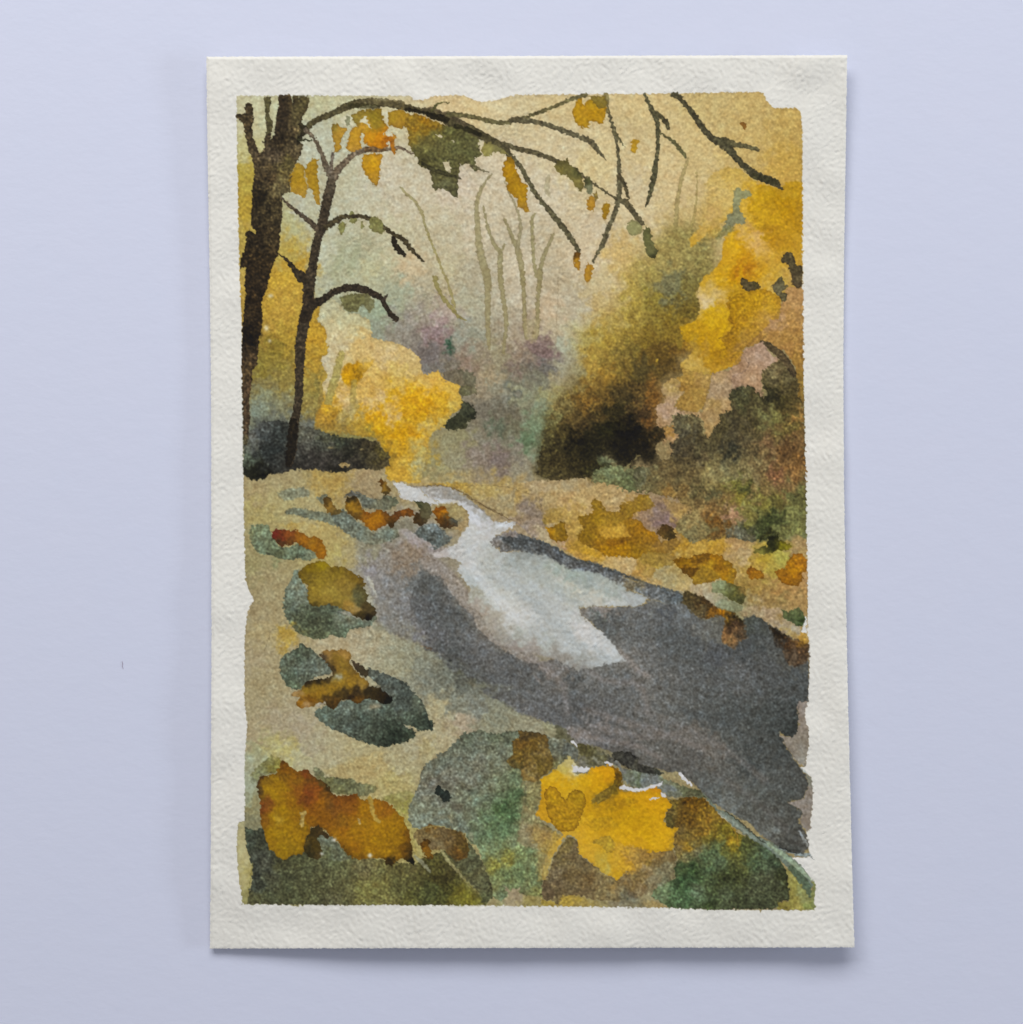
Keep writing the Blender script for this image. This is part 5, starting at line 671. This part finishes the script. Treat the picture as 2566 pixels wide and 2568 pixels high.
# hanging leaves
HL = 'painted_hanging_leaves'
def hl(t, s, col=None, cols=None, **k): fill(t, s, col, soft=2.2, edge=k.pop('edge', .25), ew=3.5, part=k.pop('part', HL), cols=cols, flow=3, r=6, gran=k.pop('gran', .6), **k)
hl('A', '1010,420 1050,400 1090,440 1150,450 1155,475 1120,500 1095,560 1095,640 1070,670 1030,680 1035,600 1015,530', None, '1040,420#83702a 1060,500#a5812a 1060,620#a88328 1130,460#b58d30')
hl('A', '1145,600 1170,520 1200,450 1250,430 1200,370 1190,330 1290,280 1350,275 1470,270 1500,400 1540,440 1520,470 1580,490 1620,540 1590,560 1600,650 1605,700 1570,670 1550,610 1490,640 1400,625 1310,600 1310,500 1290,500 1275,540 1290,640 1240,660 1190,680 1150,640', None,
   '1190,580#b08524 1220,350#8a7830 1260,380#85722c 1400,330#83701c 1420,420#8c7520 1300,420#b98c28 1350,540#c08a14 1450,540#c07f0c 1500,520#bd7c0e 1530,570#a05408 1600,530#bb8a30 1400,600#b7780c 1220,480#b48a22 1330,310#877226 1210,650#b38a34')
hl('A', '1540,300 1640,270 1740,320 1700,440 1640,460 1600,440 1580,430 1530,420', None, '1580,350#a28222 1680,350#a68224 1640,430#a07c26')
for s in ('1290,360 1330,340 1345,400 1380,450 1350,440 1330,400 1260,400', '1490,300 1540,290 1530,380 1540,420 1510,380', '1490,500 1540,470 1585,500 1570,525 1530,520', '1520,580 1545,570 1550,610 1525,605', '1085,370 1160,320 1190,340 1215,440 1160,420 1130,440'):
    hl('A', s, '#c8c4a4', edge=.04, part='painting')
hl('A', '1150,330 1180,340 1180,420 1150,430 1130,380', '#8b8c60', edge=.12)
hl('A', '1310,690 1420,685 1490,700 1470,760 1455,870 1460,900 1430,985 1405,985 1365,930 1320,880 1290,800 1290,750', None, '1350,750#b0861a 1400,800#b98a12 1380,900#b08420 1440,720#b8891c 1410,960#a98228')
hl('A', '640,860 690,770 750,800 760,830 780,780 830,735 880,740 875,850 890,960 900,1170 860,1150 835,1060 820,1010 780,1010 770,1080 750,1105 700,1070 630,1040 620,930', None, '700,820#a3852a 680,900#9d7c1c 720,960#a5801c 700,1040#a8842c 820,800#a07e1e 820,900#9c7a1e 860,1000#a3801c 870,1100#a8852c 760,1060#ab8a34', edge=.2)
stroke('A', '755,850,12 765,920,10 790,1000,10', '#bcae7c', soft=2, part='painting')
# large olive leaf mass
hl('A', '1700,340 1780,310 1930,350 B0,340 B150,400 B250,430 B400,480 B520,550 B525,600 B550,690 B540,710 B490,730 B495,790 B530,830 B480,855 B450,800 B400,770 B370,800 B345,790 B340,870 B330,920 B330,1020 B325,1100 B290,1095 B260,1050 B180,1010 B120,1030 B95,1010 B80,900 B70,840 B0,810 A1930,840 A1820,800 A1810,740 A1780,700 A1740,640 A1720,560 A1720,480 A1690,420',
   None, 'B100,400#8b6d1e A1750,380#8d7022 A1800,500#806a24 A1780,450#8c6c1c B30,450#80641a B30,380#946a14 B60,560#5e5628 B100,500#66602c B250,480#56542a B400,520#55532c B480,600#585630 B450,700#54532c B300,620#5a5930 B150,620#5d5a30 B100,700#55522a A1850,650#5e5a2e A1850,750#4e4a24 B300,780#57542c B130,900#56522e B200,980#5c5a38 B290,1060#4b482a B300,900#54502c B480,800#5c5a34', edge=.15, gran=1.2)
bo('B', '0,780,30 100,840,40 200,870,36 330,910,30 360,925,10', '#322e1c', a=.8)
bo('B', '0,740,20 150,740,20 300,745,14', '#3c3a20', a=.5)
bo('B', '450,800,24 520,830,22 610,858,10', '#5e583c', a=.9)
for s in ('185,770 240,760 258,820 250,860 220,840', '120,505 185,525 180,540 140,525', '265,560 300,580 285,585', '525,560 570,560 550,640 545,690 525,640'):
    hl('B', s, '#c3b894', edge=.04, part='painting')
hl('B', '570,590 640,580 760,650 800,700 760,700 700,670 650,680 620,715 560,710 550,650', None, '600,640#8c8448 700,640#767040 760,690#857c44', edge=.15, part='painted_green_leaves')
hl('B', '780,730 830,705 850,760 870,830 890,860 900,900 920,955 960,960 978,1000 970,1100 980,1180 995,1225 960,1230 930,1200 890,1190 880,1110 820,1060 780,1010 790,960 755,910 745,840 750,790', None, '810,740#8c6a10 800,800#a87d10 820,860#a57a0a 850,920#9a7410 840,990#a47c10 920,1010#ab8114 930,1100#a98018 950,1190#a88226')
hl('B', '1385,290 1430,230 1440,180 1490,170 1490,240 1560,180 1640,200 1700,240 1710,300 1690,390 1670,410 1610,395 1570,375 1550,400 1550,450 1480,445 1420,400', None, '1440,300#ac8312 1500,300#b0861a 1500,400#ab8418 1600,320#ab8010 1670,350#a87e14 1580,240#a88416', edge=.2)
hl('B', '1540,150 1700,150 1720,220 1700,260 1640,270 1600,220 1570,190', '#7b6a26', part='painted_green_leaves', a=.9)
hl('B', '1225,790 1290,745 1330,760 1340,725 1365,740 1360,780 1440,830 1480,880 1490,940 1500,1000 1480,1045 1430,1010 1380,930 1330,880 1300,890 1240,840', None, '1300,780#5a5226 1280,850#706630 1350,850#6a6230 1450,870#4c4a24 1440,960#80743c 1470,1020#6b6230', part='painted_green_leaves', edge=.12)
hl('B', '1505,920 1550,905 1580,960 1590,1040 1570,1080 1520,1030 1505,980', None, '1540,940#4c4c2a 1550,1020#75764c', part='painted_green_leaves', edge=.12)
hl('B', '1525,1150 1550,1080 1600,1090 1610,1150 1590,1225 1540,1205', None, '1570,1120#b0852c 1570,1190#b08428')
hl('B', '1590,1060 1620,1035 1635,1110 1610,1130', '#8a783c')
hl('B', '1670,1240 1680,1160 1715,1140 1745,1150 1735,1230 1710,1300 1690,1310', '#9e7a18'); hl('B', '1405,1640 1430,1590 1475,1610 1465,1680 1468,1780 1420,1740 1400,1690', None, '1440,1600#5c3e0c 1430,1690#b08222'); hl('B', '1510,1760 1540,1700 1590,1730 1575,1790 1565,1860 1530,1890 1500,1840', '#ad8226')
hl('C', '165,570 210,545 235,570 210,610 220,640 190,680 155,650', '#b58e24', edge=.15)
hl('C', '1175,400 1205,390 1240,440 1220,462 1185,430', '#80501c', edge=.05)
hl('C', '120,1400 125,1330 190,1295 260,1350 270,1420 210,1440 160,1460', '#8f8c58', part='painted_green_leaves', sm=1, edge=.15)
hl('C', '275,1400 300,1365 340,1390 355,1480 380,1560 420,1580 400,1640 370,1665 310,1640 290,1560 270,1480', None, '310,1410#5a5a30 310,1500#686838 350,1600#6c6a3c 370,1650#38381c', part='painted_green_leaves', edge=.15)
# grey-green strokes inside the yellow crown
hl('C', '1120,1020 1150,1005 1200,1030 1270,1030 1285,1070 1240,1100 1190,1110 1160,1180 1190,1240 1230,1290 1210,1350 1120,1340 1080,1390 1000,1420 1040,1320 1060,1250 1100,1250 1110,1120', None, '1200,1060#8d8c5c 1140,1100#8c8c60 1130,1200#85855a 1180,1300#888862 1080,1320#80805c 1130,1340#82805a', part='painted_green_leaves', edge=.1)
fill('C', '1010,1380 1090,1360 1130,1400 1060,1440 980,1480 940,1470', '#75703c', soft=6, a=.7, edge=.05, part=OM)
# brown leaves in the crown
BL_ = 'painted_brown_leaves'
hl('F', '1125,100 1150,60 1190,65 1210,100 1240,85 1290,100 1308,130 1290,165 1250,170 1200,185 1150,150', None, '1170,90#4c4022 1220,140#54482a 1280,120#4a401f', part=BL_, gran=1.2)
hl('F', '1405,125 1450,100 1495,45 1530,80 1530,120 1562,130 1530,170 1510,190 1560,205 1540,260 1510,280 1480,230 1440,190 1425,150', None, '1490,80#5a5434 1470,150#686040 1520,220#5c5434', part=BL_, gran=1.2)
hl('C', '1550,1700 1580,1620 1640,1598 1680,1650 1690,1710 1752,1740 1755,1930 F1690,140 F1640,150 F1600,120 F1590,30 C1640,1800 C1620,1720', None, '1620,1660#4c4226 1700,1780#4a4026 1720,1850#564a2e F1640,80#584a30', part=BL_, gran=1.2)
# ---------------------------------------------------------------- paper tooth, granulation
H1 = fnoise(NY, NX, 26/STEP, bw=.42, ang=math.radians(58), asp=.66, seed=21)
H2 = fnoise(NY, NX, 24/STEP, bw=.42, ang=math.radians(-20), asp=.85, seed=22)
MX = 1/(1+np.exp(-2.2*lownoise(NY, NX, 60/STEP, seed=23)))
TOOTH = H1*MX + H2*(1-MX); TOOTH /= TOOTH.std()
FINE = fnoise(NY, NX, 10/STEP, bw=.45, seed=24)
COARSE = fnoise(NY, NX, 60/STEP, bw=.5, seed=25)
GR = fnoise(NY, NX, 12/STEP, bw=.4, seed=26); GR2 = fnoise(NY, NX, 34/STEP, bw=.5, seed=27); GR3 = fnoise(NY, NX, 5/STEP, bw=.4, seed=28)
G = 0.62*GR + 0.42*GR2 + 0.05*GR3 - 0.35*TOOTH - .15*FINE
# blotches where wet pigment pooled, only in the heavy washes
POOL = fnoise(NY, NX, 48/STEP, bw=.45, seed=29)
LUM = IMG @ np.array([.3, .59, .11], np.float32)
k = WET*np.clip((1.05-LUM)*0.16, 0.03, .15)
IMG *= np.exp(-k*G - .05*POOL*np.clip(WET-.9, 0, .7)/.6)[..., None]
# pigments separate a little: warm in one place, cool in another
s = (0.5*COARSE + 0.7*GR2 + .35*GR)*0.010*WET*np.clip(LUM*2.2, 0, 1)
IMG[..., 0] *= 1+s*1.3; IMG[..., 2] *= 1-s*1.6
# wash-scale tone drift
IMG *= (1 - 0.018*COARSE*np.clip(WET, 0, 1))[..., None]
IMG = np.clip(IMG, 0.012, 1)
# ---------------------------------------------------------------- materials
def principled(name, rough, spec):
    m = bpy.data.materials.new(name); m.use_nodes = True; nt = m.node_tree
    b = nt.nodes['Principled BSDF']; b.inputs['Roughness'].default_value = rough
    b.inputs['Specular IOR Level'].default_value = spec
    return m, nt, b

def noise_node(nt, vec, scale, detail=3.0, rough=.55, stretch=(1, 1, 1)):
    mp = nt.nodes.new('ShaderNodeMapping'); mp.inputs['Scale'].default_value = stretch
    n = nt.nodes.new('ShaderNodeTexNoise'); n.inputs['Scale'].default_value = scale
    n.inputs['Detail'].default_value = detail; n.inputs['Roughness'].default_value = rough
    nt.links.new(vec, mp.inputs['Vector']); nt.links.new(mp.outputs['Vector'], n.inputs['Vector'])
    return n.outputs['Fac']

def bump(nt, h, strength, dist, prev=None):
    b = nt.nodes.new('ShaderNodeBump'); b.inputs['Strength'].default_value = strength
    b.inputs['Distance'].default_value = dist; nt.links.new(h, b.inputs['Height'])
    if prev: nt.links.new(prev, b.inputs['Normal'])
    return b.outputs['Normal']

# smooth white sheet the card lies on
m_sheet, nt, b = principled('smooth_white_sheet', .62, .25)
tc = nt.nodes.new('ShaderNodeTexCoord').outputs['Object']
big = noise_node(nt, tc, 40, 2, .5); mid = noise_node(nt, tc, 260, 3, .6)
cr = nt.nodes.new('ShaderNodeMix'); cr.data_type = 'RGBA'
cr.inputs[6].default_value = (0.652, 0.700, 0.866, 1); cr.inputs[7].default_value = (0.684, 0.716, 0.868, 1)
mx = nt.nodes.new('ShaderNodeMath'); mx.operation = 'MULTIPLY_ADD'; mx.inputs[1].default_value = .5
ml = nt.nodes.new('ShaderNodeMath'); ml.operation = 'MULTIPLY'; ml.inputs[1].default_value = .5
nt.links.new(big, mx.inputs[0]); nt.links.new(mid, ml.inputs[0]); nt.links.new(ml.outputs[0], mx.inputs[2])
nt.links.new(mx.outputs[0], cr.inputs[0])
nt.links.new(cr.outputs[2], b.inputs['Base Color'])
fib = noise_node(nt, tc, 520, 3, .55, (.8, 1.1, 1)); fin = noise_node(nt, tc, 1900, 2, .5, (.6, 1.3, 1))
n1 = bump(nt, fib, .50, .00006); n2 = bump(nt, fin, .4, .00002, n1)
nt.links.new(n2, b.inputs['Normal'])

def paper_material(name, paint):
    m, nt, b = principled(name, .9 if not paint else .84, .18 if not paint else .22)
    a = nt.nodes.new('ShaderNodeAttribute'); a.attribute_name = 'pigment'
    tc = nt.nodes.new('ShaderNodeTexCoord').outputs['Object']
    f = noise_node(nt, tc, 5200, 3, .6)
    v = nt.nodes.new('ShaderNodeMapRange'); v.inputs['To Min'].default_value = .965; v.inputs['To Max'].default_value = 1.035
    nt.links.new(f, v.inputs['Value'])
    mu = nt.nodes.new('ShaderNodeVectorMath'); mu.operation = 'SCALE'
    nt.links.new(a.outputs['Color'], mu.inputs[0]); nt.links.new(v.outputs[0], mu.inputs['Scale'])
    nt.links.new(mu.outputs[0], b.inputs['Base Color'])
    nt.links.new(bump(nt, noise_node(nt, tc, 4200, 2, .5), .35, .000008), b.inputs['Normal'])
    return m
m_paper = paper_material('cold_press_paper', False); m_paint = paper_material('watercolour_on_paper', True)

# ---------------------------------------------------------------- the surface below
def link(name, me, parent=None):
    o = bpy.data.objects.new(name, me); scene.collection.objects.link(o)
    if parent: o.parent = parent
    return o
me = bpy.data.meshes.new('table_surface'); R = .6
me.from_pydata([(-R, -R, 0), (R, -R, 0), (R, R, 0), (-R, R, 0), (-R, -R, -.004), (R, -R, -.004), (R, R, -.004), (-R, R, -.004)], [],
               [(0, 1, 2, 3), (7, 6, 5, 4), (0, 4, 5, 1), (1, 5, 6, 2), (2, 6, 7, 3), (3, 7, 4, 0)])
me.materials.append(m_sheet)
tb = link('table_surface', me); tb['kind'] = 'structure'; tb['label'] = 'smooth lavender white sheet that the small painting lies on'

# ---------------------------------------------------------------- card shape
uu = np.broadcast_to(u, X.shape); vv = np.broadcast_to(v, X.shape)
def sstep(a, b, t): t = np.clip((t-a)/(b-a), 0, 1); return t*t*(3-2*t)
mm = 1e-3
top_lift = 1.0*mm*(1-sstep(-.06, .26, vv))*(0.65+0.6*uu)
right_lift = 1.0*mm*sstep(.70, 1.0, uu)*sstep(.25, .85, vv)
bot = sstep(.62, 1.0, vv)
arch = 1.42*mm*bot*(0.12 + 0.88*sstep(0.0, .30, uu))
left_lift = 0.52*mm*(1-sstep(0, .30, uu))*(.5+.5*sstep(.35, .75, vv))*(1-.75*sstep(.88, 1.0, vv))
Z = 0.10*mm + top_lift + np.maximum(right_lift, arch) * .55 + .45*(right_lift*.4 + arch) + left_lift
Z = Z + .06*mm*lownoise(NY, NX, 90/STEP, seed=77)
Z -= Z.min() - 0.05*mm
THICK = 0.32*mm
ZT = Z + THICK + 0.0098*mm*TOOTH + 0.0016*mm*FINE
# cut edge bevelled, deeper at left and top, shaped to catch a bright rim
EDGE = np.minimum.reduce([uu*1600, (1-uu)*1600, vv*2238, (1-vv)*2238])
EL = np.minimum(uu*1610, vv*2238)
ZT -= 0.03*mm*np.clip(1-EDGE/6.0, 0, 1)**2 + 0.10*mm*np.clip(1-EL/6.5, 0, 1)
PX = (X-CX)*U*(CAM_H-ZT)/CAM_H; PY = -(Y-CY)*U*(CAM_H-ZT)/CAM_H
cut = lownoise(NY, NX, 4/STEP, seed=78)*.4*U*(EDGE < 2)
PX = PX + cut; PY = PY + cut
CO = np.stack([PX, PY, ZT], -1).astype(np.float32)
# smooth normals of the whole sheet, shared by all painted regions
du = np.gradient(CO, axis=1); dv = np.gradient(CO, axis=0)
NRM = np.cross(dv, du); NRM /= np.linalg.norm(NRM, axis=-1, keepdims=True)
if NRM[NY//2, NX//2, 2] < 0: NRM = -NRM

SCALE_ALB = 0.80                          # displayed tone of a surface / its reflectance under the window light
def lin(c): return np.where(c <= .04045, c/12.92, ((c+.055)/1.055)**2.4)
ALB = np.clip(lin(IMG)/SCALE_ALB, .004, .86).astype(np.float32)
LA = np.concatenate([ALB, np.ones((NY, NX, 1), np.float32)], -1)

# every face takes the region of its corners
FL = LAB[:-1, :-1]
cnt = np.bincount(FL.ravel(), minlength=len(PARTS))
small = np.where(cnt < 25)[0]
FL = np.where(np.isin(FL, small[small > 0]), 1, FL)
ii = np.arange(NY*NX).reshape(NY, NX)
QUAD = np.stack([ii[:-1, :-1], ii[1:, :-1], ii[1:, 1:], ii[:-1, 1:]], -1).reshape(-1, 4)
FLr = FL.ravel(); COr = CO.reshape(-1, 3); NRr = NRM.reshape(-1, 3); LAr = LA.reshape(-1, 4)

def grid_mesh(name, quads, mat):
    ids, inv = np.unique(quads.ravel(), return_inverse=True)
    n = len(quads); me = bpy.data.meshes.new(name)
    me.vertices.add(len(ids)); me.vertices.foreach_set('co', COr[ids].ravel())
    me.loops.add(4*n); me.loops.foreach_set('vertex_index', inv.astype(np.int32).ravel())
    me.polygons.add(n); me.polygons.foreach_set('loop_start', np.arange(0, 4*n, 4, dtype=np.int32))
    me.update(calc_edges=True)
    me.polygons.foreach_set('use_smooth', np.ones(n, bool))
    a = me.attributes.new('pigment', 'FLOAT_COLOR', 'POINT'); a.data.foreach_set('color', LAr[ids].ravel())
    me.materials.append(mat)
    me.normals_split_custom_set_from_vertices(NRr[ids])
    return me

card = bpy.data.objects.new('watercolour_card', None); scene.collection.objects.link(card)
card['label'] = 'small unframed watercolour of an autumn stream with a white paper border'; card['category'] = 'painting'
def base_name(p):
    return p.split('|')[0].rstrip('0123456789')
painting = None
for k in [0, 1] + list(range(2, len(PARTS))):
    sel = FLr == k
    if not sel.any(): continue
    nm = base_name(PARTS[k])
    me = grid_mesh(nm, QUAD[sel], m_paper if k == 0 else m_paint)
    o = link(nm, me, card if k < 2 else painting)
    if k == 1: painting = o

# underside and cut edges of the card, joined to the bare paper
def rim():
    top = np.concatenate([ii[0, :], ii[1:, -1], ii[-1, -2::-1], ii[-2:0:-1, 0]])
    P = COr[top].astype(float); n = len(P); Q = P.copy(); Q[:, 2] -= THICK; 
    c = P.mean(0); M = P.copy(); M[:, 2] -= THICK*.5
    out = (P - c); out[:, 2] = 0; out /= np.linalg.norm(out, axis=1, keepdims=True)
    M += out*.012*mm
    V = np.concatenate([P, M, Q]); F = []
    for a in range(n):
        b = (a+1) % n
        F += [(a, b, b+n, a+n), (a+n, b+n, b+2*n, a+2*n)]
    # underside as a coarse grid
    gx, gy = 40, 56; xs = np.linspace(0, NX-1, gx).round().astype(int); ys = np.linspace(0, NY-1, gy).round().astype(int)
    off = len(V); G_ = CO[np.ix_(ys, xs)].reshape(-1, 3).astype(float); G_[:, 2] -= THICK; V = np.concatenate([V, G_])
    for j in range(gy-1):
        for i in range(gx-1):
            q = off + j*gx + i; F.append((q, q+1, q+1+gx, q+gx))
    me = bpy.data.meshes.new('cut_edge'); me.from_pydata(V.tolist(), [], F); me.update()
    me.polygons.foreach_set('use_smooth', np.ones(len(F), bool))
    a = me.attributes.new('pigment', 'FLOAT_COLOR', 'POINT')
    a.data.foreach_set('color', np.tile(np.array([.84, .82, .76, 1], np.float32), len(V)))
    me.materials.append(m_paper)
    return me
link('cut_edge', rim(), card)

# ---------------------------------------------------------------- a scrap of lint on the sheet
m_l, nt, b = principled('grey_lint', .9, .1)
tcl = nt.nodes.new('ShaderNodeTexCoord').outputs['Object']; fl = noise_node(nt, tcl, 3000)
rl = nt.nodes.new('ShaderNodeValToRGB'); rl.color_ramp.elements[0].color = (.30, .25, .31, 1); rl.color_ramp.elements[1].color = (.42, .36, .44, 1)
nt.links.new(fl, rl.inputs['Fac']); nt.links.new(rl.outputs['Color'], b.inputs['Base Color'])
def fibre(name, path, rad, label):
    V = []; F = []; n = 6
    for k, (x, y) in enumerate(path):
        t = k/(len(path)-1); r = rad*(0.35 + 0.65*math.sin(math.pi*(0.15+0.7*t)))
        nx, ny = path[min(k+1, len(path)-1)][0]-path[max(k-1, 0)][0], path[min(k+1, len(path)-1)][1]-path[max(k-1, 0)][1]
        L = math.hypot(nx, ny); nx, ny = -ny/L, nx/L
        for q in range(n):
            a = 2*math.pi*q/n
            V.append(((x-CX)*U + nx*r*math.cos(a), -(y-CY)*U - ny*r*math.cos(a), rad*1.05 + r*math.sin(a)))
        if k:
            for q in range(n):
                F.append(((k-1)*n+q, (k-1)*n+(q+1) % n, k*n+(q+1) % n, k*n+q))
    F.append(tuple(range(n))[::-1]); F.append(tuple(range((len(path)-1)*n, len(path)*n)))
    me = bpy.data.meshes.new(name); me.from_pydata(V, [], F); me.materials.append(m_l)
    o = link(name, me); o['label'] = label; o['category'] = 'lint'
fibre('lint_fibre', [(307, 1658), (308, 1664), (307, 1670), (309, 1677)], 3.0e-5, 'tiny grey thread of lint on the white sheet left of the card')
